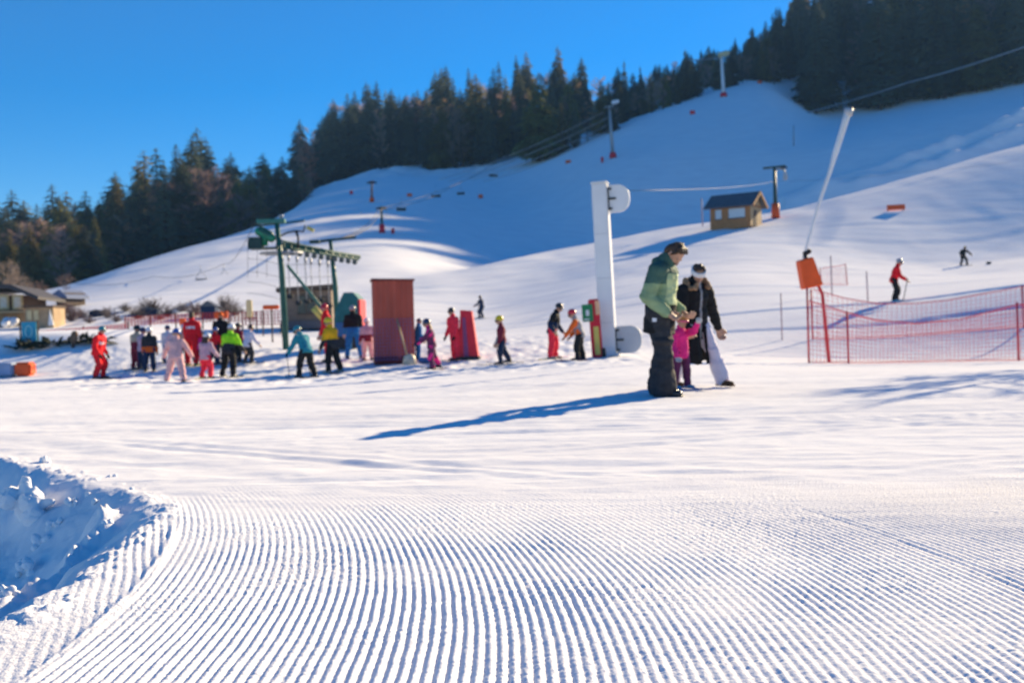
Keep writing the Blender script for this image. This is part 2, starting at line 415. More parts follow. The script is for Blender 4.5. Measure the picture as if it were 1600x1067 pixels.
class MB:
    def __init__(self): self.v, self.f, self.m, self.cur = [], [], [], 0
    def mat(self, i): self.cur = i; return self
    def add(self, vs, fs):
        n = len(self.v); self.v += [tuple(p) for p in vs]
        self.f += [tuple(i + n for i in f) for f in fs]; self.m += [self.cur] * len(fs); return self
    def box(self, c, s, rot=None, bevel=0.0):
        x, y, z = s[0] / 2, s[1] / 2, s[2] / 2
        M = Euler(rot).to_matrix() if rot else Matrix.Identity(3)
        if bevel:
            bm = bmesh.new(); bmesh.ops.create_cube(bm, size=1)
            for q in bm.verts: q.co = Vector((q.co.x * s[0], q.co.y * s[1], q.co.z * s[2]))
            bmesh.ops.bevel(bm, geom=bm.edges[:], offset=bevel, segments=2, affect='EDGES')
            bm.verts.index_update()
            self.add([Vector(c) + M @ q.co for q in bm.verts], [[q.index for q in f.verts] for f in bm.faces]); bm.free(); return self
        vs = [Vector(c) + M @ Vector((a, b, d)) for d in (-z, z) for a, b in ((-x, -y), (x, -y), (x, y), (-x, y))]
        return self.add(vs, [(3, 2, 1, 0), (4, 5, 6, 7), (0, 1, 5, 4), (1, 2, 6, 5), (2, 3, 7, 6), (3, 0, 4, 7)])
    def tube(self, pts, r, n=8, caps=True):
        pts = [Vector(p) for p in pts]
        rs = r if isinstance(r, (list, tuple)) else [r] * len(pts)
        vs, fs = [], []
        s = None
        for k, p in enumerate(pts):
            t = (pts[min(k + 1, len(pts) - 1)] - pts[max(k - 1, 0)]).normalized()
            if s is None: s = frame_of(t)[0]
            s = (s - t * s.dot(t)).normalized(); u = t.cross(s)
            vs += [p + (s * math.cos(2 * math.pi * i / n) + u * math.sin(2 * math.pi * i / n)) * rs[k] for i in range(n)]
        for k in range(len(pts) - 1):
            for i in range(n):
                fs.append((k * n + i, k * n + (i + 1) % n, (k + 1) * n + (i + 1) % n, (k + 1) * n + i))
        if caps: fs += [tuple(range(n))[::-1], tuple((len(pts) - 1) * n + i for i in range(n))]
        return self.add(vs, fs)
    def cap(self, p0, r0, p1, r1, side=None, ks=1.0, kf=1.0, n=12, dome=1.0):
        """tapered capsule; ks and kf widen it along side and across it"""
        p0, p1 = Vector(p0), Vector(p1); ax = p1 - p0
        if ax.length < 1e-5: ax = Vector((0, 0, 1e-4))
        t = ax.normalized()
        s = Vector(side) if side is not None else frame_of(t)[0]
        s = (s - t * s.dot(t)).normalized(); u = t.cross(s)
        prof = []
        for a in (-75, -50, -22): prof.append((p0, r0 * math.cos(R(a)), dome * r0 * math.sin(R(a))))
        for q in (0, .5, 1): prof.append((p0 + ax * q, r0 + (r1 - r0) * q, 0))
        for a in (22, 50, 75): prof.append((p1, r1 * math.cos(R(a)), r1 * math.sin(R(a))))
        vs, fs = [], []
        for c, r, h in prof:
            vs += [c + t * h + s * (r * ks * math.cos(2 * math.pi * i / n)) + u * (r * kf * math.sin(2 * math.pi * i / n)) for i in range(n)]
        for k in range(len(prof) - 1):
            for i in range(n): fs.append((k * n + i, k * n + (i + 1) % n, (k + 1) * n + (i + 1) % n, (k + 1) * n + i))
        fs += [tuple(range(n))[::-1], tuple((len(prof) - 1) * n + i for i in range(n))]
        return self.add(vs, fs)
    def ball(self, c, r, sc=(1, 1, 1), n=14, rot=None):
        M = Euler(rot).to_matrix() if rot else Matrix.Identity(3)
        vs, fs = [], []; m = n // 2
        for k in range(1, m):
            a = math.pi * k / m
            vs += [Vector(c) + M @ Vector((r * sc[0] * math.sin(a) * math.cos(2 * math.pi * i / n), r * sc[1] * math.sin(a) * math.sin(2 * math.pi * i / n), r * sc[2] * math.cos(a))) for i in range(n)]
        for k in range(m - 2):
            for i in range(n): fs.append((k * n + i, (k + 1) * n + i, (k + 1) * n + (i + 1) % n, k * n + (i + 1) % n))
        a = len(vs); vs += [Vector(c) + M @ Vector((0, 0, r * sc[2])), Vector(c) - M @ Vector((0, 0, r * sc[2]))]
        for i in range(n):
            fs.append((a, i, (i + 1) % n)); fs.append((a + 1, (m - 2) * n + (i + 1) % n, (m - 2) * n + i))
        return self.add(vs, fs)
    def prism(self, poly, thick, M=None):
        """outline in (x, z), thickness along y, centred"""
        n = len(poly); M = M or Matrix.Identity(4)
        vs = [M @ Vector((x, -thick / 2, z)) for x, z in poly] + [M @ Vector((x, thick / 2, z)) for x, z in poly]
        fs = [tuple(range(n)), tuple(range(2 * n - 1, n - 1, -1))] + [(i, i + n, (i + 1) % n + n, (i + 1) % n) for i in range(n)]
        return self.add(vs, fs)
    def mesh(self, name, mats, smooth=False):
        me = bpy.data.meshes.new(name)
        me.from_pydata(self.v, [], self.f)
        for m in (mats if isinstance(mats, (list, tuple)) else [mats]): me.materials.append(m)
        me.polygons.foreach_set('material_index', self.m)
        if smooth: me.polygons.foreach_set('use_smooth', [True] * len(self.f))
        me.update(); return me
    def build(self, name, mats, parent=None, smooth=False, loc=None):
        return link_mesh(name, self.mesh(name, mats, smooth), parent, loc)

# ------------------------------------------------------------------ the snow: one sheet to the hills
def build_ground():
    us = np.concatenate([np.linspace(-1.05, -0.56, 70)[:-1], np.linspace(-0.56, 0.56, 1240), np.linspace(0.56, 1.3, 90)[1:]])
    inv = np.linspace(1 / 1.9, 1 / 13.0, 560)
    ys = np.concatenate([np.linspace(0.45, 1.9, 60)[:-1], 1 / inv, np.exp(np.linspace(math.log(13.0), math.log(62), 300))[1:], np.exp(np.linspace(math.log(62), math.log(690), 330))[1:]])
    uu, yy = np.meshgrid(us, ys)
    xx = uu * yy
    zz = H(xx.ravel(), yy.ravel()).reshape(xx.shape)
    nr, nc = xx.shape
    co = np.stack([xx, yy, zz], -1).reshape(-1, 3).astype(np.float32)
    idx = np.arange(nr * nc).reshape(nr, nc)
    q = np.stack([idx[:-1, :-1], idx[:-1, 1:], idx[1:, 1:], idx[1:, :-1]], -1).reshape(-1)
    me = bpy.data.meshes.new('snow_ground')
    me.vertices.add(nr * nc); me.vertices.foreach_set('co', co.ravel())
    nf = (nr - 1) * (nc - 1)
    me.loops.add(nf * 4); me.loops.foreach_set('vertex_index', q.astype(np.int32))
    me.polygons.add(nf); me.polygons.foreach_set('loop_start', np.arange(0, nf * 4, 4, dtype=np.int32))
    me.polygons.foreach_set('loop_total', np.full(nf, 4, np.int32))
    me.polygons.foreach_set('use_smooth', np.ones(nf, bool))
    me.materials.append(SNOW)
    me.update(calc_edges=True)
    o = link_mesh('ground', me)
    tag(o, kind='structure')
build_ground()

def build_haze():
    m = bpy.data.materials.new('haze'); m.use_nodes = True
    nt = m.node_tree; nt.nodes.remove(nt.nodes['Principled BSDF'])
    v = nt.nodes.new('ShaderNodeVolumePrincipled')
    v.inputs['Color'].default_value = (0.30, 0.60, 1.0, 1)
    v.inputs['Density'].default_value = HAZE
    v.inputs['Anisotropy'].default_value = 0.0
    nt.links.new(v.outputs[0], nt.nodes['Material Output'].inputs['Volume'])
    x0, x1, y0, y1, z0, z1 = -800, 960, -20, 720, -12, 260
    vs = [(x, y, z) for z in (z0, z1) for x, y in ((x0, y0), (x1, y0), (x1, y1), (x0, y1))]
    me = bpy.data.meshes.new('haze')
    me.from_pydata(vs, [], [(3, 2, 1, 0), (4, 5, 6, 7), (0, 1, 5, 4), (1, 2, 6, 5), (2, 3, 7, 6), (3, 0, 4, 7)])
    me.materials.append(m)
    tag(link_mesh('haze', me), kind='stuff')
HAZE = 0.00024
build_haze()
# ------------------------------------------------------------------ trees
def leafy(name, c, vary, rand, trans):
    """needles and twigs let some of the low sun through"""
    m = mat(name, c, 0.75, vary, 1.2, rand=rand, spec=0.15)
    nt = m.node_tree; p = nt.nodes['Principled BSDF']; out = nt.nodes['Material Output']
    t = nt.nodes.new('ShaderNodeBsdfTranslucent'); mx = nt.nodes.new('ShaderNodeMixShader'); mx.inputs[0].default_value = trans
    src = p.inputs['Base Color'].links[0].from_socket
    nt.links.new(src, t.inputs['Color']); nt.links.new(p.outputs[0], mx.inputs[1]); nt.links.new(t.outputs[0], mx.inputs[2])
    nt.links.new(mx.outputs[0], out.inputs['Surface'])
    return m
M_SPRUCE = leafy('spruce_needles', (0.105, 0.122, 0.082), 0.35, 0.35, 0.4)
M_OLIVE = leafy('olive_needles', (0.22, 0.195, 0.06), 0.35, 0.3, 0.5)
M_TWIG = leafy('bare_twigs', (0.34, 0.245, 0.20), 0.3, 0.3, 0.5)
M_RUST = leafy('rusty_larch_twigs', (0.36, 0.215, 0.12), 0.3, 0.3, 0.5)
M_BARK = mat('bark', (0.075, 0.055, 0.045), 0.9, 0.3, 6, bump=0.4, spec=0.1)
M_PALEBARK = mat('pale_bark', (0.20, 0.17, 0.15), 0.9, 0.3, 6, spec=0.1)

def leaf(mb, c, d, s, l, w, droop):
    """a bough: a kinked, slightly folded spray of needles"""
    mid = c + d * (l * 0.5) + Vector((0, 0, -droop * l * 0.30))
    tip = c + d * l + Vector((0, 0, -droop * l))
    a = Vector((0, 0, -0.16 * w))
    mb.add([c, mid + s * w + a, tip, mid - s * w + a, mid + Vector((0, 0, 0.07 * l))], [(0, 1, 4), (1, 2, 4), (2, 3, 4), (3, 0, 4)])

def spruce_meshes(seed, mcrown, wide=0.17, ragged=0.25, low=0.06):
    """unit height conifer"""
    r = random.Random(seed)
    t = MB(); lx, ly = r.uniform(-.012, .012), r.uniform(-.012, .012)
    t.tube([(0, 0, -0.03), (0, 0, 0.1), (lx * .5, ly * .5, 0.5), (lx, ly, 0.985)], [0.016, 0.0125, 0.008, 0.0015], 6)
    for k in range(7):
        a = r.uniform(0, 6.28); h = r.uniform(0.1, 0.7)
        t.tube([(0, 0, h), (math.cos(a) * wide * (1 - h) * .7, math.sin(a) * wide * (1 - h) * .7, h - .012)], [0.004, 0.001], 4)
    c = MB(); h = low
    bite = [(r.uniform(0, 6.28), r.uniform(0.15, 0.9), r.uniform(0.45, 0.75)) for _ in range(5)]
    while h < 0.99:
        rad = wide * 1.12 * (1 - h) ** 0.70 * (0.35 + 0.65 * min(1, (h - low + .05) / 0.15)) + 0.008
        nb = max(5, int(17 * (rad / wide) ** 0.55))
        off = r.uniform(0, 6.28)
        for k in range(nb):
            a = off + 6.28 * k / nb + r.uniform(-.28, .28)
            L = rad * r.uniform(1 - ragged, 1 + ragged)
            for ba, bh, bs in bite:
                if abs(h - bh) < 0.05 and math.cos(a - ba) > 0.3: L *= bs
            d = Vector((math.cos(a), math.sin(a), r.uniform(-0.05, 0.12)))
            s = Vector((-math.sin(a), math.cos(a), r.uniform(-.25, .25)))
            o = Vector((lx * h, ly * h, h + r.uniform(-.012, .012)))
            leaf(c, o + d * (L * 0.05), d, s, L, L * r.uniform(.16, .26), r.uniform(.2, .55))
            for q in (0.45, 0.72):
                sg_ = r.choice((-1, 1))
                d2 = (d + s * sg_ * r.uniform(.5, 1.0)).normalized()
                leaf(c, o + d * (L * q) + Vector((0, 0, -.25 * L * q * .6)), d2, d2.cross(Vector((0, 0, 1))), L * r.uniform(.32, .5), L * .10, r.uniform(.3, .8))
        h += 0.022 + 0.018 * r.random() * (1 - h)
    leaf(c, Vector((lx, ly, .96)), Vector((.05, 0, 1)), Vector((0, 1, 0)), .045, .006, 0)
    return t.mesh('trunk', M_BARK), c.mesh('crown', mcrown)

def bare_meshes(seed, mcrown, wide=0.16, up=0.55, low=0.22, mtrunk=None, n0=26):
    """unit height leafless broadleaf or larch: limbs and a haze of fine twigs"""
    r = random.Random(seed); t = MB(); c = MB()
    t.tube([(0, 0, -.03), (0, 0, .25), (r.uniform(-.01, .01), 0, .6), (0, r.uniform(-.01, .01), .95)], [.014, .011, .006, .0015], 6)
    for k in range(n0):
        h = low + (0.92 - low) * (k + r.random()) / n0
        a = r.uniform(0, 6.28)
        L = wide * (0.45 + 1.0 * math.sin(math.pi * min(1, max(0.05, (h - low + .12) / (1.12 - low)))) ** .8) * r.uniform(.6, 1.15)
        d = Vector((math.cos(a), math.sin(a), up * r.uniform(.5, 1.3))).normalized()
        o = Vector((0, 0, h - 0.06)); e = o + d * L
        t.tube([o, o + d * L * .5 + Vector((0, 0, -.01)), e], [.0045, .003, .0012], 4, caps=False)
        for j in range(13):
            q = r.uniform(.25, 1.05); b = o + d * L * q
            d2 = (d + Vector((r.uniform(-1, 1), r.uniform(-1, 1), r.uniform(-.3, 1)))).normalized()
            l2 = L * r.uniform(.22, .5)
            s = d2.cross(Vector((r.uniform(-1, 1), r.uniform(-1, 1), r.uniform(-1, 1)))).normalized()
            w = .0022
            for u in range(4):
                d3 = (d2 + Vector((r.uniform(-.6, .6), r.uniform(-.6, .6), r.uniform(-.4, .6)))).normalized()
                c.add([b - s * w, b + s * w, b + d3 * l2], [(0, 1, 2)])
                b2 = b + d3 * l2 * r.uniform(.3, .8)
                d4 = (d3 + Vector((r.uniform(-1, 1), r.uniform(-1, 1), r.uniform(-.5, .8)))).normalized()
                c.add([b2 - s * w, b2 + s * w, b2 + d4 * l2 * .6], [(0, 1, 2)])
    return t.mesh('trunk', mtrunk or M_BARK), c.mesh('crown', mcrown)

SPRUCES = [spruce_meshes(s, M_SPRUCE, w, g) for s, w, g in ((1, .15, .25), (2, .18, .3), (3, .13, .22), (4, .20, .3), (5, .16, .35))]
OLIVES = [spruce_meshes(s, M_OLIVE, w, g) for s, w, g in ((11, .19, .3), (12, .16, .3), (13, .22, .35))]
BARES = [bare_meshes(s, M_TWIG, w, u) for s, w, u in ((21, .17, .8), (22, .21, .6), (23, .15, 1.0))]
LARCHES = [bare_meshes(s, M_RUST, w, u, .12) for s, w, u in ((31, .13, .1), (32, .15, .25))]
KIND = {'s': (SPRUCES, 'spruce_tree', 'dark green spruce'), 'o': (OLIVES, 'conifer_tree', 'olive green conifer'),
        'b': (BARES, 'bare_tree', 'leafless brown tree'), 'l': (LARCHES, 'larch_tree', 'rust brown bare larch')}

def tree(kind, loc, height, label, group, wide=1.0):
    ms, name, _ = KIND[kind]
    tm, cm = rng.choice(ms)
    o = thing(name, loc, label, 'tree', group, rng.uniform(0, 6.28))
    o.scale = (height * wide, height * wide, height)
    link_mesh('trunk', tm, o); link_mesh('crown', cm, o)
    return o

def forest(n, pxr, dr, tops, depth_drop, kinds, where, group, hmin=9, hmax=30, front=None, wr=(0.85, 1.25)):
    """n trees scattered over the hillside; front(px) is the nearest distance at which they grow"""
    xs = [p[0] for p in tops]; ts = [p[1] for p in tops]
    for k in range(n):
        px = pxr[0] + (pxr[1] - pxr[0]) * ((k * 0.6180339 + rng.uniform(-.01, .01)) % 1)
        f0 = front(px) if front else dr[0]
        q = rng.random() ** 1.2
        d = f0 + (dr[1] - f0) * q
        g = ground_d(px, d)
        py = proj(g)[1]
        top = float(np.interp(px, xs, ts)) + (1 - q) * depth_drop * rng.uniform(.3, 1) + rng.uniform(-6, 14)
        kd = rng.choice(kinds)
        h = min(max((py - top) * d / F, hmin), hmax) * (rng.uniform(.86, 1.14) if kd in 'so' else rng.uniform(.68, .9))
        row = 'at the edge of' if q < 0.25 else 'deep in'
        tree(kd, g - Vector((0, 0, .15)), h, f'{KIND[kd][2]} {row} {where}', f'{KIND[kd][2]}s {row} {where}', rng.uniform(*wr))

forest(168, (-90, 482), (0, 300), [(-90, 310), (0, 303), (100, 290), (160, 286), (200, 272), (240, 238), (270, 232), (320, 212), (370, 244), (400, 228), (440, 258), (490, 256)], 38,
       'sssoobbbll', 'the wood behind the timber house', 'g', 10, 46, front=lambda px: float(np.interp(px, [-90, 80, 200, 350, 480], [170, 172, 190, 215, 240])), wr=(1.05, 1.5))
forest(62, (470, 700), (0, 375), [(460, 172), (520, 160), (560, 128), (600, 132), (660, 118), (720, 98)], 25,
       'ssssobbl', 'the wood on the ridge above the chairlift', 'g', 10, 42, front=lambda px: 322)
forest(84, (665, 1010), (0, 350), [(660, 118), (735, 95), (800, 90), (880, 78), (920, 98), (970, 94), (1040, 104)], 75,
       'ssssobbbl', 'the wood above the shaded slope', 'g', 10, 42, front=lambda px: float(np.interp(px, [665, 720, 800, 870, 960, 1050], [268, 266, 257, 252, 256, 276])))
forest(75, (1000, 1225), (0, 380), [(1000, 108), (1040, 108), (1100, 82), (1160, 62), (1200, 28), (1230, -5)], 30,
       'sssbbbo', 'the wood at the top of the piste', 'g', 11, 30, front=lambda px: float(np.interp(px, [1000, 1050, 1130, 1200], [266, 277, 297, 308])))
forest(165, (1228, 1750), (0, 440), [(1228, -10), (1300, -60), (1790, -160)], 110,
       'sssssssobl', 'the tall dark wood above the wooden hut', 'g', 20, 40, front=lambda px: float(np.interp(px, [1228, 1270, 1340, 1440, 1600, 1790], [320, 292, 291, 289, 286, 284])))

forest(26, (-120, 150), (0, 215), [(-120, 312), (0, 312), (100, 305), (150, 300)], 60,
       'ssoobbl', 'the wood behind the timber house', 'g', 10, 34, front=lambda px: 150, wr=(1.1, 1.5))
# bare tree added out of view to throw a thin shadow across trodden snow
def shade_tree(x, y, h, label):
    tm, cm = BARES[1]
    o = thing('bare_tree', (x, y, Hs(x, y) - .05), label, 'tree', None, 1.0); o.scale = (h * 0.95, h * 0.95, h)
    link_mesh('trunk', tm, o); link_mesh('crown', cm, o)
shade_tree(12.6, 19.8, 5.4, 'leafless tree added out of view to shade the trodden snow near the red net')
# ------------------------------------------------------------------ people
SKIN = mat('skin', (0.50, 0.27, 0.18), 0.5, 0.08, 20)
DARKHAIR = mat('dark_brown_hair', (0.060, 0.033, 0.019), 0.6, 0.3, 40)
BLOND = mat('blond_hair', (0.42, 0.25, 0.10), 0.6, 0.3, 40)
EYE = mat('eyes', (0.02, 0.015, 0.012), 0.3, 0.1)
LIP = mat('lips', (0.40, 0.15, 0.12), 0.5, 0.1)
STUB = mat('stubble', (0.20, 0.105, 0.07), 0.7, 0.2, 60)
def cloth(name, c, v=0.16, sc=9): return mat(name, c, 0.8, v, sc, bump=0.5, spec=0.2)
C_RED = cloth('red_suit', (0.80, 0.012, 0.022)); C_CORAL = cloth('coral_trousers', (0.85, 0.035, 0.07))
C_BLACK = cloth('black_cloth', (0.014, 0.014, 0.016), 0.3); C_CHAR = cloth('charcoal_cloth', (0.035, 0.035, 0.04), 0.3)
C_WHITE = cloth('white_cloth', (0.74, 0.73, 0.76), 0.05); C_GREY = cloth('grey_cloth', (0.28, 0.28, 0.30)); C_LIGHTGREY = cloth('pale_grey_cloth', (0.5, 0.5, 0.53))
C_GREEN = cloth('sage_green_cloth', (0.25, 0.34, 0.19)); C_DKGREEN = cloth('pine_green_cloth', (0.06, 0.125, 0.10)); C_PALEGREEN = cloth('pale_green_lining', (0.45, 0.52, 0.28))
C_PINK = cloth('hot_pink_cloth', (0.85, 0.03, 0.24)); C_PURPLE = cloth('plum_cloth', (0.13, 0.03, 0.09)); C_PALEPINK = cloth('pale_pink_cloth', (0.80, 0.44, 0.42))
C_LILAC = cloth('lilac_cloth', (0.50, 0.36, 0.44)); C_LIME = cloth('lime_green_cloth', (0.36, 0.85, 0.02)); C_TEAL = cloth('teal_cloth', (0.02, 0.22, 0.29))
C_YELLOW = cloth('yellow_cloth', (0.85, 0.44, 0.012)); C_NAVY = cloth('navy_cloth', (0.015, 0.03, 0.075)); C_BLUE = cloth('blue_trousers', (0.02, 0.18, 0.45))
C_MAROON = cloth('maroon_cloth', (0.20, 0.02, 0.04)); C_BEIGE = cloth('beige_cloth', (0.48, 0.38, 0.28)); C_LAV = cloth('lavender_white_cloth', (0.66, 0.62, 0.72), 0.06)
C_ORANGE = cloth('orange_cloth', (0.75, 0.13, 0.02)); C_FUR = cloth('brown_fur', (0.27, 0.17, 0.10), 0.4, 30); C_TURQ = cloth('turquoise_cloth', (0.03, 0.32, 0.34))
def shell(name, c): return mat(name, c, 0.3, 0.06, 4, spec=0.5)
H_YEL = shell('yellow_helmet', (0.85, 0.60, 0.01)); H_RED = shell('red_helmet', (0.60, 0.02, 0.04)); H_BLUE = shell('blue_helmet', (0.04, 0.10, 0.35)); H_WHITE = shell('white_helmet', (0.72, 0.72, 0.74))
H_BLACK = shell('black_helmet', (0.015, 0.015, 0.018)); H_TEAL = shell('teal_helmet', (0.02, 0.22, 0.27)); H_NAVY = shell('navy_helmet', (0.02, 0.035, 0.10)); H_GREY = shell('grey_helmet', (0.3, 0.31, 0.33))
H_PINK = shell('pink_goggles', (0.65, 0.10, 0.22)); M_LENS = mat('goggle_lens', (0.02, 0.02, 0.025), 0.15, 0.1)
B_DARK = shell('dark_ski_boots', (0.03, 0.03, 0.035)); B_BLUE = shell('blue_ski_boots', (0.05, 0.30, 0.50)); B_TAN = cloth('brown_boot_leather', (0.10, 0.055, 0.03)); B_GREY = shell('grey_ski_boots', (0.3, 0.3, 0.28))
S_BLACK = shell('black_ski', (0.02, 0.02, 0.025)); S_RED = shell('red_ski', (0.60, 0.02, 0.03)); S_BLUE = shell('blue_ski', (0.03, 0.10, 0.35)); S_YEL = shell('yellow_ski', (0.6, 0.55, 0.1))

def fused(name, mb, mats, parent, voxel, colour=None, smooth_it=3, fold=0.0):
    """one continuous skin over overlapping limbs"""
    tmp = link_mesh('tmp', mb.mesh('tmp', mats[0]))
    m = tmp.modifiers.new('r', 'REMESH'); m.mode = 'VOXEL'; m.voxel_size = voxel
    m.use_smooth_shade = True
    if smooth_it:
        s = tmp.modifiers.new('s', 'SMOOTH'); s.iterations = smooth_it; s.factor = 0.5
    dg = bpy.context.evaluated_depsgraph_get()
    me = bpy.data.meshes.new_from_object(tmp.evaluated_get(dg))
    old = tmp.data; bpy.data.objects.remove(tmp); bpy.data.meshes.remove(old)
    me.name = name; me.materials.clear()
    for q in mats: me.materials.append(q)
    if fold:       # creases of loose cloth: short ridges lying across and slanting along the limbs
        n = len(me.vertices); co = np.zeros(n * 3); no = np.zeros(n * 3)
        me.vertices.foreach_get('co', co); me.vertices.foreach_get('normal', no)
        co = co.reshape(-1, 3); no = no.reshape(-1, 3); q = fold / 0.008
        k1 = 1 - 2 * np.abs(noise(co[:, 0] * 5 / q + co[:, 2] * 9 / q, co[:, 2] * 13 / q - co[:, 1] * 6 / q + co[:, 0] * 3, 61))
        k2 = 1 - 2 * np.abs(noise(co[:, 1] * 8 / q - co[:, 2] * 6 / q, co[:, 2] * 22 / q + co[:, 0] * 9 / q, 62))
        co += no * ((k1 * .8 + k2 * .45) * fold)[:, None]
        me.vertices.foreach_set('co', co.ravel()); me.update()
    if colour:
        n = len(me.polygons); c = np.zeros(n * 3); me.polygons.foreach_get('center', c)
        me.polygons.foreach_set('material_index', np.array([colour(Vector(p)) for p in c.reshape(-1, 3)], np.int32))
    me.polygons.foreach_set('use_smooth', [True] * len(me.polygons))
    return link_mesh(name, me, parent)

def rotx(v, a): c, s = math.cos(R(a)), math.sin(R(a)); return Vector((v.x, v.y * c - v.z * s, v.y * s + v.z * c))
def roty(v, a): c, s = math.cos(R(a)), math.sin(R(a)); return Vector((v.x * c + v.z * s, v.y, -v.x * s + v.z * c))
def rotz(v, a): c, s = math.cos(R(a)), math.sin(R(a)); return Vector((v.x * c - v.y * s, v.x * s + v.y * c, v.z))

class Pose:
    """joints of a figure facing +x with its left side at +y"""
    def __init__(s, H=1.75, kid=0.0, lean=4, twist=0, legs=((0, 4, 5), (0, 4, 5)), arms=((5, 12, 15, 0), (5, 12, 15, 0)), head=(0, 0, 0)):
        s.H = H; k = kid
        hl = H * (0.132 + 0.045 * k); s.hl = hl
        leg = H * (0.50 - 0.05 * k); s.tor = H * (0.285 - 0.005 * k); s.neckl = H * (0.042 - 0.012 * k)
        fh = H * 0.045
        Lt, Ls = leg * 0.5 - fh * .5, leg * 0.5 - fh * .5
        s.ps = Vector((0, 0, 0)); s.hip, s.knee, s.ank, s.fdir = [], [], [], []
        for sg, (pi_, bend, spread) in zip((1, -1), legs):
            h = Vector((0, sg * 0.058 * H, 0))
            d = rotx(roty(Vector((0, 0, -1)), -pi_), sg * spread); kn = h + d * Lt
            d2 = rotx(roty(Vector((0, 0, -1)), -(pi_ - bend)), sg * spread); an = kn + d2 * Ls
            s.hip.append(h); s.knee.append(kn); s.ank.append(an)
        low = min(a.z for a in s.ank) - fh
        off = Vector((-(s.ank[0].x + s.ank[1].x) / 2, -(s.ank[0].y + s.ank[1].y) / 2, -low))
        for L in (s.hip, s.knee, s.ank):
            for i in range(2): L[i] = L[i] + off
        s.pelvis = off.copy(); s.fh = fh
        s.up = roty(Vector((0, 0, 1)), lean); s.fw = roty(Vector((1, 0, 0)), lean); s.sd = rotz(Vector((0, 1, 0)), twist)
        s.chest = s.pelvis + s.up * s.tor
        s.bend = roty(Vector((0, 0, 1)), lean + head[0] * 0.4)
        s.neck = s.chest + s.bend * s.neckl
        s.sh, s.el, s.wr, s.hd = [], [], [], []
        Lu, Lf = H * 0.165, H * 0.150
        for sg, (p, q, e, q2) in zip((1, -1), arms):
            sh = s.chest + s.sd * (sg * (0.112 - 0.012 * k) * H) - s.up * (0.035 * H)
            d = rotx(roty(Vector((0, 0, -1)), -p), sg * q); d = roty(d, lean * 0.5)
            el = sh + d * Lu
            d2 = roty(rotx(roty(Vector((0, 0, -1)), -(p + e)), sg * q2), lean * 0.5); wr = el + d2 * Lf
            s.sh.append(sh); s.el.append(el); s.wr.append(wr); s.hd.append(d2)
        hp, hy, hr = head
        s.hM = (Euler((R(hr), 0, 0)).to_matrix(), hp + lean, hy)
        s.hc = s.neck + s.bend * (0.25 * hl) + s.hdir(Vector((0.10, 0, 0.25))) * hl
    def hdir(s, v):
        """a direction given in the head's own axes"""
        v = s.hM[0] @ v; v = roty(v, s.hM[1]); return rotz(v, s.hM[2])
    def hp(s, x, y, z):
        return s.hc + s.hdir(Vector((x, y, z))) * s.hl
    def hrot(s):
        M = Matrix((s.hdir(Vector((1, 0, 0))), s.hdir(Vector((0, 1, 0))), s.hdir(Vector((0, 0, 1))))).transposed()
        return M.to_euler()

def head_shapes(mb, p):
    l = p.hl; rot = p.hrot()
    mb.ball(p.hp(-.04, 0, .12), l * .5, (.80, .66, .80), rot=rot)           # skull
    mb.ball(p.hp(.08, 0, -.10), l * .40, (.80, .68, .95), rot=rot)          # face
    mb.ball(p.hp(.17, 0, -.36), l * .17, (1.0, 1.15, .75), rot=rot)         # chin
    mb.ball(p.hp(.36, 0, .10), l * .12, (.5, 1.9, .45), rot=rot)            # brow
    mb.cap(p.hp(.40, 0, .03), l * .045, p.hp(.47, 0, -.12), l * .07)        # nose
    mb.ball(p.hp(.37, 0, -.24), l * .07, (.8, 1.6, .6), rot=rot)            # mouth
    for sg in (1, -1): mb.ball(p.hp(-.03, sg * .35, -.02), l * .13, (.55, .3, 1), rot=rot)   # ears
    mb.cap(p.chest - p.up * .02 * p.H, .040 * p.H, p.hp(-.06, 0, -.25), .034 * p.H)          # neck

def hand_shapes(mb, wr, d, H, curl=35, flip=1, spread=0.5, roll=0.0):
    """palm, four bent fingers of unequal length and a thumb from the side of the palm"""
    d = d.normalized(); s, u, _ = frame_of(d)
    s, u = (s * math.cos(roll) + u * math.sin(roll)), (u * math.cos(roll) - s * math.sin(roll))
    L = H * 0.105; pe = wr + d * L * .45
    mb.cap(wr, L * .19, pe, L * .22, side=s, ks=1.35, kf=.7)
    for i, (o, ln) in enumerate(((-1.5, .40), (-.5, .47), (.5, .45), (1.5, .36))):
        b = pe + s * (o * L * .165)
        d1 = (d * math.cos(R(curl * .6)) + u * flip * math.sin(R(curl * .6)) + s * o * .06 * spread).normalized()
        d2 = (d * math.cos(R(curl * 1.7)) + u * flip * math.sin(R(curl * 1.7))).normalized()
        m_ = b + d1 * L * ln * .55
        mb.cap(b, L * .088, m_, L * .082, n=8); mb.cap(m_, L * .082, m_ + d2 * L * ln * .55, L * .066, n=8)
    b = wr + d * L * .14 + s * (-L * .26)
    t1 = b + (d * .7 - s * .65 + u * flip * .35).normalized() * L * .26
    mb.cap(b, L * .11, t1, L * .095, n=8); mb.cap(t1, L * .095, t1 + (d * .9 - s * .15 + u * flip * .4).normalized() * L * .24, L * .075, n=8)

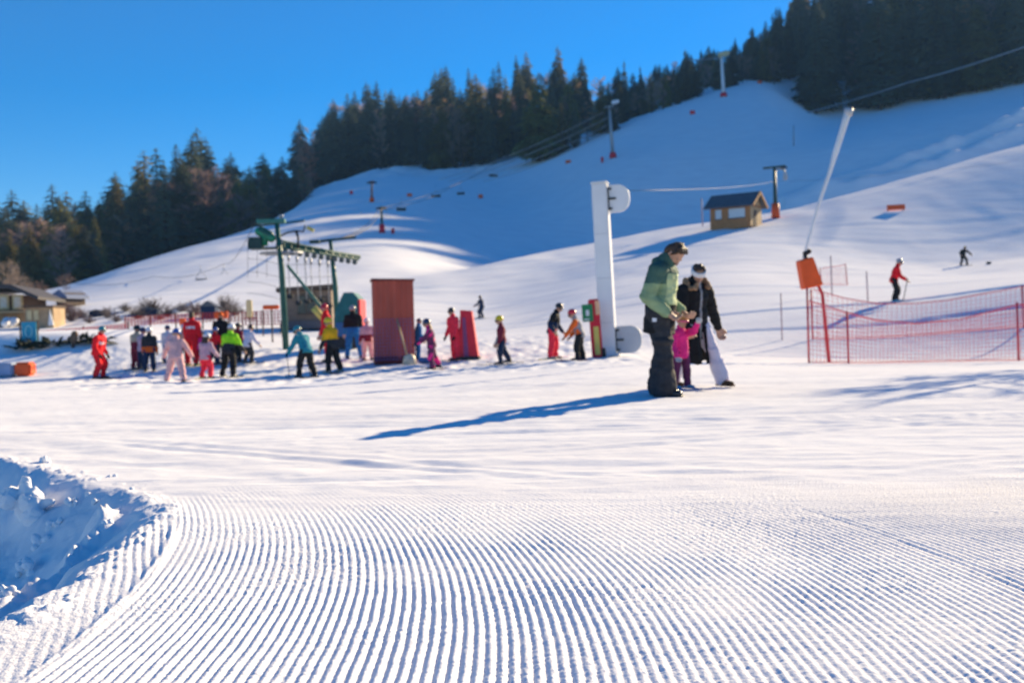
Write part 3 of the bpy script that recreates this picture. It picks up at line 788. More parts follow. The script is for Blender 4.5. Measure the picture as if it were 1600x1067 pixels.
def person(label, px, py, hpx, d, yaw, pose, jacket, trousers, cover=('helmet', H_BLACK), boots=B_DARK, glove=None, skis=None, ski_len=0.85,
           jcol=None, tcol=None, goggles=None, fine=None, jlen=0.06, bulk=1.0, flare=0.0, hair=None, cat='person', poles=False, extra=None, group=None, pos=None):
    g = pos if pos is not None else ground(px, py, d)
    H = hpx * g.y / F
    pose = dict(pose); p = Pose(H=H, **pose)
    root = thing('person', g + Vector((0, 0, .012 if skis else -.006)), label, cat, group, R(yaw))
    vx = fine or max(0.012, H * 0.0115)
    k = bulk
    # body: one continuous skin
    b = MB(); head_shapes(b, p)
    b.cap(p.pelvis, .075 * H, p.chest - p.up * .05 * H, .078 * H, side=p.sd, ks=1.15, kf=.8)
    hands = []
    for i in range(2):
        b.cap(p.chest - p.up * .03 * H, .04 * H, p.sh[i], .038 * H)
        b.cap(p.sh[i], .036 * H, p.el[i], .028 * H); b.cap(p.el[i], .027 * H, p.wr[i], .019 * H)
        b.cap(p.hip[i], .062 * H, p.knee[i], .042 * H); b.cap(p.knee[i], .042 * H, p.ank[i], .03 * H)
        b.cap(p.ank[i] - Vector((0, 0, .01 * H)), .024 * H, p.ank[i] + Vector((.09 * H, 0, -.024 * H)), .018 * H)
        if fine: hand_shapes(b, p.wr[i], p.hd[i], H, *((pose_h[i] if (pose_h := (extra or {}).get('hands')) else (35, 1, .5, 0))))
        else:
            b.cap(p.wr[i], .024 * H, p.wr[i] + p.hd[i] * .055 * H, .026 * H, n=8)
            b.cap(p.wr[i] + p.hd[i] * .02 * H, .014 * H, p.wr[i] + p.hd[i] * .05 * H + p.fw * .03 * H, .012 * H, n=8)
            for o in (-1.1, 0, 1.1):
                q = p.wr[i] + p.hd[i] * .06 * H + p.fw * (o * .014 * H)
                b.cap(q, .012 * H, q + p.hd[i] * (.042 - .006 * abs(o)) * H - Vector((0, (1, -1)[i] * .012 * H, 0)), .009 * H, n=6)
    hm = hair or DARKHAIR
    eyes = [p.hp(.42, sg * .15, .02) for sg in (1, -1)]; lips = p.hp(.42, 0, -.25)
    inv = Euler(p.hrot()).to_matrix().transposed()
    def bcol(c):
        w = min((c - q).length for q in p.wr); e = min((c - q).length for q in p.el)
        if min((c - q).length for q in p.wr) < .125 * H and any((c - p.wr[i]).dot(p.hd[i]) > -.01 * H and (c - p.wr[i]).length < .13 * H for i in range(2)) and (c - p.hc).length > p.hl * .6: return 1
        if min((c - q).length for q in eyes) < p.hl * .065: return 2
        if (c - lips).length < p.hl * .075: return 3
        if fine and extra and extra.get('beard'):
            q = inv @ (c - p.hc) / p.hl
            if -.5 < q.z < -.14 and q.x > -.12 and (c - lips).length > p.hl * .07 and (c - p.hc).length < p.hl * .75: return 4
        return 0
    fused('body', b, [SKIN, glove or SKIN, EYE, LIP, STUB], root, fine or vx, bcol, 2)
    # jacket
    j = MB(); lo = p.pelvis - p.up * jlen * H
    j.cap(lo, .094 * H * k, p.pelvis + p.up * .09 * H, .088 * H * k, side=p.sd, ks=1.28, kf=.96, dome=.12, n=20)
    j.cap(p.pelvis + p.up * .07 * H, .088 * H * k, p.chest - p.up * .075 * H, .098 * H * k, side=p.sd, ks=1.12, kf=.88)
    j.cap(p.chest - p.up * .02 * H, .058 * H * k, p.neck + p.bend * .012 * H, .047 * H)
    for i in range(2):
        j.cap(p.chest - p.up * .03 * H, .058 * H * k, p.sh[i], .052 * H * k)
        j.cap(p.sh[i], .050 * H * k, p.el[i], .043 * H * k); j.cap(p.el[i], .043 * H * k, p.wr[i] - p.hd[i] * .012 * H, .033 * H * k)
        r = random.Random(int(px * 7 + i))
        for q in range(3):     # folds of the sleeve
            t = r.uniform(.2, .95); c = p.sh[i].lerp(p.el[i], t) if q < 2 else p.el[i].lerp(p.wr[i], t * .8)
            j.ball(c + Vector((r.uniform(-1, 1), r.uniform(-1, 1), r.uniform(-1, 1))) * .012 * H, .044 * H * k, (1, 1, .55), 10)
    if extra and extra.get('hood'):
        j.ball(p.neck - p.fw * .05 * H - p.up * .02 * H, .045 * H, (.9, 1.3, .75)); j.cap(p.neck - p.fw * .02 * H - p.up * .01 * H, .045 * H, p.neck + p.fw * .02 * H, .042 * H)
    jm = jacket if isinstance(jacket, (list, tuple)) else [jacket]
    fold = .0045 if fine else .008
    jk = fused('jacket', j, list(jm), root, vx, (lambda c: jcol(c, p)) if jcol else None, 3, fold * H)
    # trousers
    t = MB()
    t.cap(p.pelvis + p.up * .03 * H, .084 * H * k, p.pelvis - Vector((0, 0, .02 * H)), .082 * H * k, side=p.sd, ks=1.05, kf=.9)
    for i in range(2):
        t.cap(p.hip[i], .070 * H * k, p.knee[i], .053 * H * k)
        cuff = p.ank[i] + Vector((0, 0, .012 * H))
        t.cap(p.knee[i], .053 * H * k, cuff, (.046 + flare) * H * k, dome=.3)
        r = random.Random(int(px * 5 + i))
        for q in range(4):
            w_ = r.uniform(.1, .95); c = p.knee[i].lerp(cuff, w_) if q < 3 else p.hip[i].lerp(p.knee[i], w_)
            t.ball(c + Vector((r.uniform(-1, 1), r.uniform(-1, 1), 0)) * .014 * H, (.05 + flare * .6) * H * k, (1, 1, .5), 10)
    tm = trousers if isinstance(trousers, (list, tuple)) else [trousers]
    fused('trousers', t, list(tm), root, vx, (lambda c: tcol(c, p)) if tcol else None, 3, fold * H * 1.2)
    # boots and skis
    for i in range(2):
        bt = MB(); a = p.ank[i]; z0 = a.z - p.fh
        bt.cap(a + Vector((0, 0, .05 * H)), .036 * H, a - Vector((0, 0, .012 * H)), .034 * H)
        bt.cap(Vector((a.x - .025 * H, a.y, z0 + .024 * H)), .024 * H, Vector((a.x + .098 * H, a.y, z0 + .020 * H)), .020 * H, side=Vector((0, 1, 0)), ks=1.35)
        bt.box((a.x + .035 * H, a.y, z0 + .008 * H), (.17 * H, .055 * H, .014 * H), bevel=.004 * H)
        bt.build('boot', boots, root, True)
    if skis:
        for i in range(2):
            a = p.ank[i]; z0 = a.z - p.fh; L = ski_len * H; w = .024 * H
            s_ = MB(); prof = [(-.42, .0), (-.40, .0), (.0, .012), (.42, .0), (.50, .010), (.55, .035), (.575, .06)]
            vs = []
            for x, z in prof:
                ww = w * (1.15 if abs(x) > .3 else .9) * (1 if x < .5 else (.8 if x < .56 else .35))
                for yy, dz in ((-ww, 0), (ww, 0), (ww, .010 * H), (-ww, .010 * H)):
                    vs.append((a.x + .03 * H + x * L, a.y + yy, z0 - .010 * H + z * L * .6 + dz))
            fs = [(0, 3, 2, 1), tuple(len(vs) - 4 + q for q in range(4))]
            for q in range(len(prof) - 1):
                for e in range(4): fs.append((q * 4 + e, q * 4 + (e + 1) % 4, q * 4 + 4 + (e + 1) % 4, q * 4 + 4 + e))
            s_.add(vs, fs).box((a.x + .10 * H, a.y, z0 + .006 * H), (.05 * H, w * 1.6, .016 * H)).box((a.x - .04 * H, a.y, z0 + .008 * H), (.05 * H, w * 1.6, .02 * H))
            s_.build('ski', skis, root)
    # head wear
    kind, cm = cover; l = p.hl; rot = p.hrot(); M = Euler(rot).to_matrix()
    if kind in ('helmet', 'hat'):
        h = MB(); n, m_ = 18, 8
        vs, fs = [], []
        for a_ in range(m_ + 1):
            el = math.pi / 2 * (1 - a_ / m_ * 1.22)
            for q in range(n):
                az = 2 * math.pi * q / n
                dz = max(el, -.32 if math.cos(az) < .35 else .12) if kind == 'helmet' else max(el, -.02)
                x, y, z = math.cos(dz) * math.cos(az) * .50, math.cos(dz) * math.sin(az) * .435, math.sin(dz) * .50
                vs.append(p.hc + M @ Vector((x - .03, y, z + .12)) * l)
        for a_ in range(m_):
            for q in range(n): fs.append((a_ * n + q, (a_ + 1) * n + q, (a_ + 1) * n + (q + 1) % n, a_ * n + (q + 1) % n))
        h.add(vs, fs)
        if kind == 'hat':
            for q in range(n):
                a0, a1 = 2 * math.pi * q / n, 2 * math.pi * (q + 1) / n
                h.cap(p.hp(math.cos(a0) * .5 - .03, math.sin(a0) * .43, .12), l * .055, p.hp(math.cos(a1) * .5 - .03, math.sin(a1) * .43, .12), l * .055, n=6)
            h.ball(p.hp(-.05, 0, .68), l * .12)
        else:
            h.cap(p.hp(.36, .30, .10), l * .05, p.hp(.36, -.30, .10), l * .05, n=6)
        o = h.build(kind, cm, root, True)
    if kind == 'helmet' or goggles:
        gm = MB()
        pts = [p.hp(.05 + .40 * math.cos(a_), .40 * math.sin(a_), .02) for a_ in np.linspace(-1.5, 1.5, 9)]
        for q in range(8): gm.cap(pts[q], l * (.10 if 1 < q < 6 else .05), pts[q + 1], l * (.10 if 1 < q + 1 < 7 else .05), n=6)
        gm.build('goggles', goggles or M_LENS, root, True)
    if kind == 'hair' or hair:
        hb = MB(); m2 = cm if kind == 'hair' else hair
        r = random.Random(5)
        if kind == 'hair':
            hb.ball(p.hp(-.11, 0, .16), l * .48, (.80, .73, .80), rot=rot)
            hb.ball(p.hp(-.27, 0, -.05), l * .34, (.75, 1.02, 1.15), rot=rot)
            for sg in (1, -1): hb.cap(p.hp(.08, sg * .30, .26), l * .09, p.hp(.02, sg * .335, -.02), l * .05, n=8)
            for q in range(26):
                a_, e_ = r.uniform(-2.6, 2.6), r.uniform(.3, 1.4)
                c = p.hp(-.14 + .32 * math.cos(a_) * math.cos(e_), .33 * math.sin(a_) * math.cos(e_), .16 + .36 * math.sin(e_))
                hb.ball(c, l * r.uniform(.06, .10), (1, 1, .8), 8)
            for q in range(6): hb.cap(p.hp(.02, (q - 2.5) * .09, .47), l * .10, p.hp(.19, (q - 2.5) * .09, .42 + .03 * (q % 2)), l * .07, n=8)
        else:
            for q in range(7):
                yy = (q - 3) * .11
                hb.cap(p.hp(-.30, yy, .05), l * .10, p.hp(-.42 + abs(yy) * .3, yy * 1.2, -.75 - .08 * (q % 2)), l * .07, n=8)
        fused('hair', hb, [m2], root, max(.008, l * .035), None, 1)
    if poles:
        for i in range(2):
            w_ = p.wr[i] + p.hd[i] * .05 * H
            pm = MB().tube([w_ + Vector((0, 0, .06 * H)), Vector((w_.x - .10 * H, w_.y * 1.2, .01))], .006 * H, 6)
            pm.tube([Vector((w_.x - .093 * H, w_.y * 1.19, .055 * H)), Vector((w_.x - .095 * H, w_.y * 1.19, .05 * H))], .022 * H, 8)
            pm.build('ski_pole', S_BLACK, root)
    if extra and extra.get('fn'): extra['fn'](root, p, H)
    return root

STAND = dict(lean=4, legs=((3, 6, 4), (-2, 4, 4)), arms=((8, 10, 20, 4), (4, 10, 25, 4)))
SKI = dict(lean=18, legs=((32, 48, 7), (28, 46, 7)), arms=((25, 22, 45, 10), (25, 22, 45, 10)))
SKIK = dict(kid=.8, lean=16, legs=((26, 40, 9), (18, 36, 9)), arms=((30, 20, 30, 8), (20, 24, 35, 8)), head=(6, 0, 0))
def vary(base, **k):
    q = dict(base); q.update(k); return q

# --- the walking family
def man_j(c, p):
    t = (c - p.pelvis).dot(p.up) / p.H
    for e, w in zip(p.el, p.wr):
        v = w - e; u = max(0, min(1, (c - e).dot(v) / v.dot(v)))
        if (c - e - v * u).length < .058 * p.H: return 0
    if t < .055: return 2
    fwd = (c - p.pelvis).dot(p.fw) / p.H
    if fwd > .055 and t < .24: return 3
    return 1 if t > .175 else 0
def man_t(c, p):
    hip = p.hip[1]; q = c - (p.hip[1].lerp(p.knee[1], .18) + Vector((.0, -.07 * p.H, 0)))
    return 1 if abs(q.x) < .014 * p.H and abs(q.z) < .011 * p.H and q.y < .04 * p.H else 0
def man_extra(root, p, H):
    c = MB()       # phone-sized dark thing at the wrist: a watch strap
    w = p.wr[1]; d = p.hd[1]
    c.cap(w - d * .004 * H, .024 * H, w + d * .004 * H, .023 * H, n=12); c.build('cuff', C_BLACK, root, True)
person('tall man in a green jacket and wide black trousers looking at his hands', 1034, 618, 260, 11.4, -28,
       dict(lean=6, legs=((-3, 4, 2), (9, 10, 2)), arms=((-12, 12, 66, -26), (-16, 12, 64, -28)), head=(60, -14, 0)),
       [C_GREEN, C_DKGREEN, C_BLACK, C_PALEGREEN], [C_CHAR, C_WHITE], ('hair', DARKHAIR), B_DARK, fine=0.0085, jcol=man_j, tcol=man_t, jlen=.115, bulk=1.02, flare=.032,
       extra={'beard': True, 'hood': True, 'hands': ((55, 1, .3, 0.4), (48, 1, .3, -0.4)), 'fn': man_extra})
def woman_j(c, p):
    fwd = (c - p.pelvis).dot(p.fw) / p.H; side = abs((c - p.pelvis).dot(p.sd)) / p.H
    return 1 if fwd > .05 and side < .010 and (c - p.pelvis).dot(p.up) / p.H > -.12 else 0
def woman_extra(root, p, H):
    f = MB(); r = random.Random(9)
    for q in range(46):
        a = r.uniform(-2.6, 2.6) + math.pi
        c = p.neck + p.fw * (.075 * H * math.cos(a) + .005 * H) + p.sd * (.088 * H * math.sin(a)) + Vector((0, 0, r.uniform(-.025, .012) * H - .03 * H * (math.cos(a) > 0)))
        f.ball(c, .024 * H * r.uniform(.7, 1.2), (1, 1, .85), 8)
    fused('fur_collar', f, [C_FUR], root, .011, None, 1)
    hb = MB(); l = p.hl; n = 20
    for q in range(n):
        a0, a1 = 2 * math.pi * q / n, 2 * math.pi * (q + 1) / n
        for dz in (.10, .19, .28): hb.cap(p.hp(math.cos(a0) * .44 - .03, math.sin(a0) * .38, dz), l * .06, p.hp(math.cos(a1) * .44 - .03, math.sin(a1) * .38, dz), l * .06, n=6)
    hb.build('headband', C_WHITE, root, True)
    t = MB(); c0 = p.pelvis - p.up * .05 * H
    vs, fs, n = [], [], 24       # skirt of the parka, open in front
    for zi, (dz, rr) in enumerate(((.04, 1.06), (-.07, 1.24), (-.15, 1.36), (-.235, 1.40))):
        for q in range(n + 1):
            a = .16 + (2 * math.pi - .32) * q / n
            vs.append(c0 + p.fw * (.092 * H * rr * math.cos(a) * .92) + p.sd * (.102 * H * rr * math.sin(a)) + Vector((0, 0, (dz + .006 * math.sin(q * 2.1)) * H)))
    for zi in range(3):
        for q in range(n): fs.append((zi * (n + 1) + q, zi * (n + 1) + q + 1, (zi + 1) * (n + 1) + q + 1, (zi + 1) * (n + 1) + q))
    o = t.add(vs, fs).build('coat_skirt', C_BLACK, root, True); sm = o.modifiers.new('s', 'SOLIDIFY'); sm.thickness = .012 * H
person("woman in a long black parka, white headband and white trousers holding a child's hand", 1090, 604, 208, 13.1, -62,
       dict(lean=6, legs=((26, 10, 9), (-14, 10, 4)), arms=((-8, 26, 12, 20), (14, 14, 14, 2)), head=(34, -22, 0)),
       [C_BLACK, C_GREY], C_LAV, ('hair', DARKHAIR), B_TAN, fine=0.009, jcol=woman_j, jlen=.10, bulk=.97, flare=.012,
       extra={'fn': woman_extra, 'hands': ((30, 1, .4, 0), (75, 1, .2, 0))})
person('small child in a hot pink jacket and plum trousers between the two walking adults', 1064, 608, 124, 12.5, -58,
       dict(kid=1, lean=2, legs=((6, 10, 6), (2, 8, 6)), arms=((100, 34, 35, 22), (10, 14, 20, 6)), head=(2, 0, 0)),
       C_PINK, C_PURPLE, ('hat', cloth('ginger_hat', (.55, .24, .08))), B_BLUE, glove=C_LIGHTGREY, skis=S_BLUE, ski_len=.8, goggles=H_PINK, fine=0.008,
       extra={'hands': ((60, 1, .3, 0), (35, 1, .3, 0))})

# --- the skiers at the lift
def chest_patch(c, p):
    t = (c - p.pelvis).dot(p.up) / p.H; f = (c - p.pelvis).dot(p.fw) / p.H
    s = (c - p.pelvis).dot(p.sd) / p.H
    return 1 if .155 < t < .20 and abs(f) > .02 and abs(s) < .09 and int((s + .5) * 90) % 4 else 0
def upper(cut, arm=True):
    def f(c, p):
        return 1 if (c - p.pelvis).dot(p.up) / p.H > cut else 0
    return f
def camo(c, p):
    return 1 if noise(c.x / p.H * 14 + 5, c.z / p.H * 14 + c.y / p.H * 9) > .18 else 0
def ski_text(c, p): return 0
person('red suited skier with a teal helmet and white chest band standing apart', 155, 592, 88, 30.5, -8, vary(SKI, legs=((24, 40, 6), (20, 38, 6)), arms=((-4, 12, 42, -8), (-4, 12, 42, -10)), lean=13),
       [C_RED, C_WHITE], C_RED, ('helmet', H_TEAL), glove=C_BLACK, skis=S_BLACK, ski_len=.55, jcol=chest_patch, poles=True)
person('child in a maroon and beige suit at the edge of the waiting group', 213, 577, 72, 31.5, 70, vary(STAND, kid=.7), [C_MAROON, C_BEIGE], C_MAROON, ('helmet', H_BLACK), jcol=upper(.12), skis=S_BLACK, ski_len=.7)
person('child in a dark vest and navy trousers with a white helmet', 234, 580, 72, 31.2, 100, vary(STAND, kid=.7), [C_ORANGE, C_CHAR], C_NAVY, ('helmet', H_WHITE), jcol=upper(.06), skis=S_BLACK, ski_len=.7)
person('child in a purple jacket with a dark helmet beside the one in a maroon suit', 222, 577, 68, 32.2, 60, vary(STAND, kid=.7), C_LILAC, C_NAVY, ('helmet', H_NAVY), skis=S_BLACK, ski_len=.7)
person('child in a pale pink one-piece suit with a blue helmet and legs spread wide', 274, 598, 92, 26, 95, vary(SKIK, legs=((8, 16, 13), (-6, 14, 13)), arms=((20, 34, 20, 26), (20, 34, 20, 26))), C_PALEPINK, C_PALEPINK, ('helmet', H_BLUE), glove=C_NAVY, skis=S_BLACK, ski_len=.5)
person('adult in a red ski suit standing tall among the children', 300, 571, 86, 33, 80, STAND, [C_RED, C_WHITE], C_RED, ('hair', DARKHAIR), glove=C_BLACK, jcol=chest_patch, skis=S_YEL, ski_len=.6)
person('girl in a pale pink top and red trousers with her hair in a tail', 322, 592, 78, 28, 70, vary(SKIK, lean=10), C_LILAC, C_CORAL, ('helmet', H_WHITE), glove=C_NAVY, skis=S_YEL, ski_len=.55, hair=DARKHAIR)
person('skier in a lime green and charcoal jacket with black trousers', 356, 590, 90, 28, 75, vary(SKIK, kid=.5, legs=((10, 18, 10), (-2, 18, 10))), [C_CHAR, C_LIME], C_BLACK, ('helmet', H_WHITE), jcol=upper(.11), skis=S_BLACK, ski_len=.5)
person('person in a black jacket and red hat behind the lime green skier', 345, 566, 80, 33.5, 80, STAND, C_BLACK, C_CHAR, ('hat', C_ORANGE), skis=S_BLACK, ski_len=.6)
person('child in a pale grey jacket and black helmet at the end of the group', 388, 568, 66, 31.5, 60, vary(SKIK, kid=.6), C_LAV, C_CHAR, ('helmet', H_BLACK), skis=S_BLACK, ski_len=.7)
person('child in a maroon jacket beside the one in pale grey', 371, 566, 64, 33, 60, vary(STAND, kid=.6), C_MAROON, C_BLACK, ('helmet', H_BLACK), skis=S_BLACK, ski_len=.6)
person('child in a beige jacket behind the red-suited adult', 287, 566, 62, 34, 90, vary(STAND, kid=.6), C_BEIGE, C_CHAR, ('helmet', H_WHITE), skis=S_BLACK, ski_len=.6)
person('child in a hot pink jacket and white helmet beside the red suited adult', 313, 571, 62, 33.2, 80, vary(SKIK, kid=.7), C_PINK, C_PURPLE, ('helmet', H_WHITE), skis=S_BLACK, ski_len=.6)
person('child in a bright red jacket and blue helmet just behind the girl in red trousers', 334, 570, 64, 33.6, 70, vary(SKIK, kid=.6), C_RED, C_NAVY, ('helmet', H_BLUE), skis=S_RED, ski_len=.6)
person('child in a white jacket hidden behind the pale pink suit', 262, 566, 60, 34.5, 90, vary(STAND, kid=.6), C_WHITE, C_BLUE, ('helmet', H_NAVY), skis=S_BLACK, ski_len=.6)
person('tiny distant skier in navy seen past the lift tower', 441, 521, 27, 60, 60, vary(SKIK, kid=.3), C_NAVY, C_BLACK, ('helmet', H_GREY), skis=S_BLACK)
person('child in a teal jacket leaning forward with black trousers', 480, 590, 92, 26, 140, vary(SKIK, kid=.5, lean=30, legs=((18, 22, 8), (0, 20, 8))), C_TEAL, C_BLACK, ('helmet', H_TEAL), glove=C_NAVY, skis=S_BLACK, ski_len=.6, poles=True)
person('child with a yellow helmet, a yellow and charcoal jacket and black trousers', 523, 583, 92, 27, 150, vary(SKIK, kid=.6, lean=8, legs=((8, 12, 6), (-4, 14, 6)), arms=((10, 18, 15, 12), (10, 18, 20, 12))), [C_CHAR, C_YELLOW], C_BLACK, ('helmet', H_YEL), boots=B_GREY, skis=S_BLACK, ski_len=.6, jcol=upper(.10))
person('person in a red suit with a red helmet and pink goggles behind the yellow helmet', 514, 566, 94, 31, 200, STAND, C_RED, C_RED, ('helmet', H_RED), goggles=H_PINK, skis=S_BLACK, ski_len=.6)
person('adult in a black jacket and blue trousers with a grey helmet beside the red cabin', 554, 560, 86, 31, 110, vary(STAND, legs=((4, 8, 8), (-4, 6, 8))), [C_BLUE, C_BLACK], C_BLUE, ('helmet', H_GREY), skis=S_BLUE, ski_len=.6, jcol=upper(.06))
person('child in a pale pink suit with a purple jacket close to the red cabin', 575, 562, 68, 30, 110, vary(STAND, kid=.6), [C_MAROON, C_LILAC], C_PALEPINK, ('helmet', H_WHITE), skis=S_BLACK, ski_len=.6, jcol=upper(.1))
person('person in blue mostly hidden behind the red cabin', 653, 562, 66, 30, 20, STAND, C_BLUE, C_BLUE, ('helmet', H_NAVY), skis=S_BLUE, ski_len=.7)
person('girl in a plum suit with pink patches and long fair hair reaching towards the cabin', 681, 577, 84, 27, 185, vary(SKIK, kid=.6, lean=8, legs=((6, 14, 11), (-10, 16, 11)), arms=((40, 16, 20, 4), (34, 18, 30, 4))), [C_PURPLE, C_PINK], [C_PURPLE, C_PINK], ('helmet', H_NAVY), glove=C_NAVY, skis=S_BLACK, ski_len=.55, jcol=camo, tcol=camo, hair=BLOND)
person('adult in a coral red suit with dark backpack before the red padded mat', 713, 563, 85, 28.5, 215, vary(STAND, lean=8), [C_CORAL, C_BLACK], C_CORAL, ('helmet', H_BLACK), glove=C_BLACK, jcol=lambda c, p: 1 if (c - p.pelvis).dot(p.fw) / p.H < -.04 and (c - p.pelvis).dot(p.up) / p.H > .1 else 0, skis=S_BLACK, ski_len=.45)
person('small distant snowboarder in navy leaning on the slope behind the lift queue', 752, 497, 38, 71, 150, vary(SKI, lean=10), C_NAVY, C_NAVY, ('helmet', H_BLACK), skis=S_BLACK, ski_len=.8)
person('child with a yellow helmet, a grey and mauve jacket and navy trousers holding a pole', 789, 569, 80, 26.5, 190, vary(SKIK, kid=.8, lean=2, legs=((14, 14, 6), (-16, 12, 6)), arms=((8, 14, 20, 6), (4, 14, 25, 6))), [C_GREY, C_MAROON], C_NAVY, ('helmet', H_YEL), skis=S_BLACK, ski_len=.75, jcol=lambda c, p: 1 if (c - p.pelvis).dot(p.sd) > 0 else 0, poles=True)
person('youth in a black jacket and coral trousers bending towards a child in a red helmet', 864, 561, 92, 27.5, -15, vary(STAND, kid=.2, lean=14, legs=((8, 10, 3), (0, 8, 3)), arms=((6, 12, 40, 4), (-20, 16, 60, 4)), head=(14, 0, 0)), [C_NAVY, C_BLACK], C_CORAL, ('helmet', H_BLACK), boots=B_GREY, skis=S_YEL, ski_len=.55, jcol=upper(.14))
person('child with a red and white helmet, a grey vest over orange sleeves and black trousers', 907, 563, 86, 27, 165, vary(SKIK, kid=.7, lean=16, legs=((14, 18, 4), (4, 18, 4)), arms=((36, 14, 10, 6), (20, 16, 30, 6))), [C_ORANGE, C_GREY], C_BLACK, ('helmet', H_RED), skis=S_RED, ski_len=.7, jcol=lambda c, p: 0 if abs((c - p.pelvis).dot(p.sd)) / p.H > .10 else 1)
person('skier in a red jacket and black trousers gliding down the slope behind the net', 1399, 472, 72, 39, -20, vary(SKI, kid=.2, lean=16, legs=((22, 30, 5), (14, 30, 5)), arms=((30, 12, 30, 6), (24, 14, 36, 6))), C_RED, C_BLACK, ('helmet', H_GREY), boots=B_BLUE, skis=S_BLUE, ski_len=.85, poles=True)
person('small distant skier all in black crouching with arms spread on the upper slope', 1506, 415, 34, 77, -80, vary(SKI, lean=26, legs=((34, 46, 13), (30, 44, 13)), arms=((20, 50, 40, 20), (20, 50, 40, 20))), C_BLACK, C_BLACK, ('helmet', H_BLACK), skis=S_BLACK, ski_len=.6)
# ------------------------------------------------------------------ lift, cabins, nets and everything else
M_TEAL = mat('green_painted_steel', (0.012, 0.095, 0.075), 0.45, 0.2, 3)
M_TEALD = mat('dark_green_steel', (0.008, 0.045, 0.045), 0.5, 0.2, 3)
M_GREENMOTOR = mat('bright_green_motor', (0.01, 0.24, 0.13), 0.4, 0.2, 4)
M_STEEL = mat('galvanised_steel', (0.33, 0.34, 0.36), 0.45, 0.2, 6, metal=0.4)
M_DARK = mat('dark_rubber', (0.022, 0.023, 0.026), 0.6, 0.2, 6)
M_WHITEP = mat('white_painted_metal', (0.70, 0.71, 0.74), 0.45, 0.06, 1.5)
M_GREYP = mat('light_grey_panel', (0.42, 0.45, 0.50), 0.5, 0.06, 2)
M_REDCAB = mat('dark_red_sheet', (0.44, 0.075, 0.042), 0.55, 0.25, 2.5, stretch=(1, 1, .25))
M_REDPAD = mat('red_padding', (0.60, 0.012, 0.035), 0.6, 0.12, 4)
M_ORANGE = mat('orange_padding', (0.72, 0.09, 0.012), 0.6, 0.12, 4)
M_REDNET = mat('red_net_cord', (0.80, 0.10, 0.13), 0.6, 0.1)
M_BLUENET = mat('blue_net_cord', (0.14, 0.15, 0.42), 0.6, 0.1)
M_WOOD = mat('larch_boards', (0.38, 0.165, 0.06), 0.75, 0.25, 4, stretch=(1, 1, 8), bump=.3)
M_WOODL = mat('pale_larch_boards', (0.50, 0.33, 0.17), 0.75, 0.2, 4, stretch=(8, 1, 1), bump=.3)
M_WOODD = mat('weathered_timber', (0.085, 0.058, 0.045), 0.8, 0.3, 4, stretch=(1, 1, 6), bump=.3)
M_ROOF = mat('blue_grey_roof_sheet', (0.075, 0.082, 0.10), 0.5, 0.2, 3)
M_STONE = mat('tan_render', (0.40, 0.28, 0.17), 0.85, 0.2, 2, bump=.3)
M_CREAM = mat('cream_render', (0.62, 0.50, 0.28), 0.8, 0.12, 2)
M_GLASS = mat('dark_window_glass', (0.03, 0.035, 0.045), 0.1, 0.1)
M_CYAN = mat('cyan_banner_cloth', (0.04, 0.35, 0.50), 0.7, 0.12, 4)
M_YEL = mat('yellow_padding', (0.62, 0.52, 0.12), 0.6, 0.12, 4)
M_SIGNG = mat('green_sign_face', (0.01, 0.20, 0.07), 0.45, 0.1)
M_SHAFT = mat('ash_handle', (0.52, 0.34, 0.18), 0.6, 0.15, 10)
M_BUSH = mat('bare_bush_twigs', (0.19, 0.135, 0.115), 0.85, 0.3, 3, rand=.3)
M_BOUGH = mat('dry_green_boughs', (0.030, 0.040, 0.024), 0.85, 0.3, 3)
M_TARP = mat('teal_tarpaulin', (0.01, 0.13, 0.14), 0.6, 0.2, 3)
M_BLUEPAD = mat('blue_white_padding', (0.30, 0.38, 0.55), 0.6, 0.12, 4)
M_CABLE = mat('steel_cable', (0.30, 0.30, 0.31), 0.5, 0.1)
M_CABLED = mat('dark_cable', (0.035, 0.03, 0.03), 0.6, 0.1)

def cable(label, pts, r, m=M_CABLE, sag=0.0, group=None, name='cable'):
    """pts: (px, py, d) along the cable"""
    w = [P(*q) for q in pts]; out = []
    for a, b in zip(w[:-1], w[1:]):
        for k in range(12):
            t = k / 12; q = a.lerp(b, t); q.z -= sag * 4 * t * (1 - t); out.append(q)
    out.append(w[-1])
    o = MB().tube([q - w[0] for q in out], r, 6).build(name, m, None, True, w[0])
    return tag(o, label, 'cable', group)

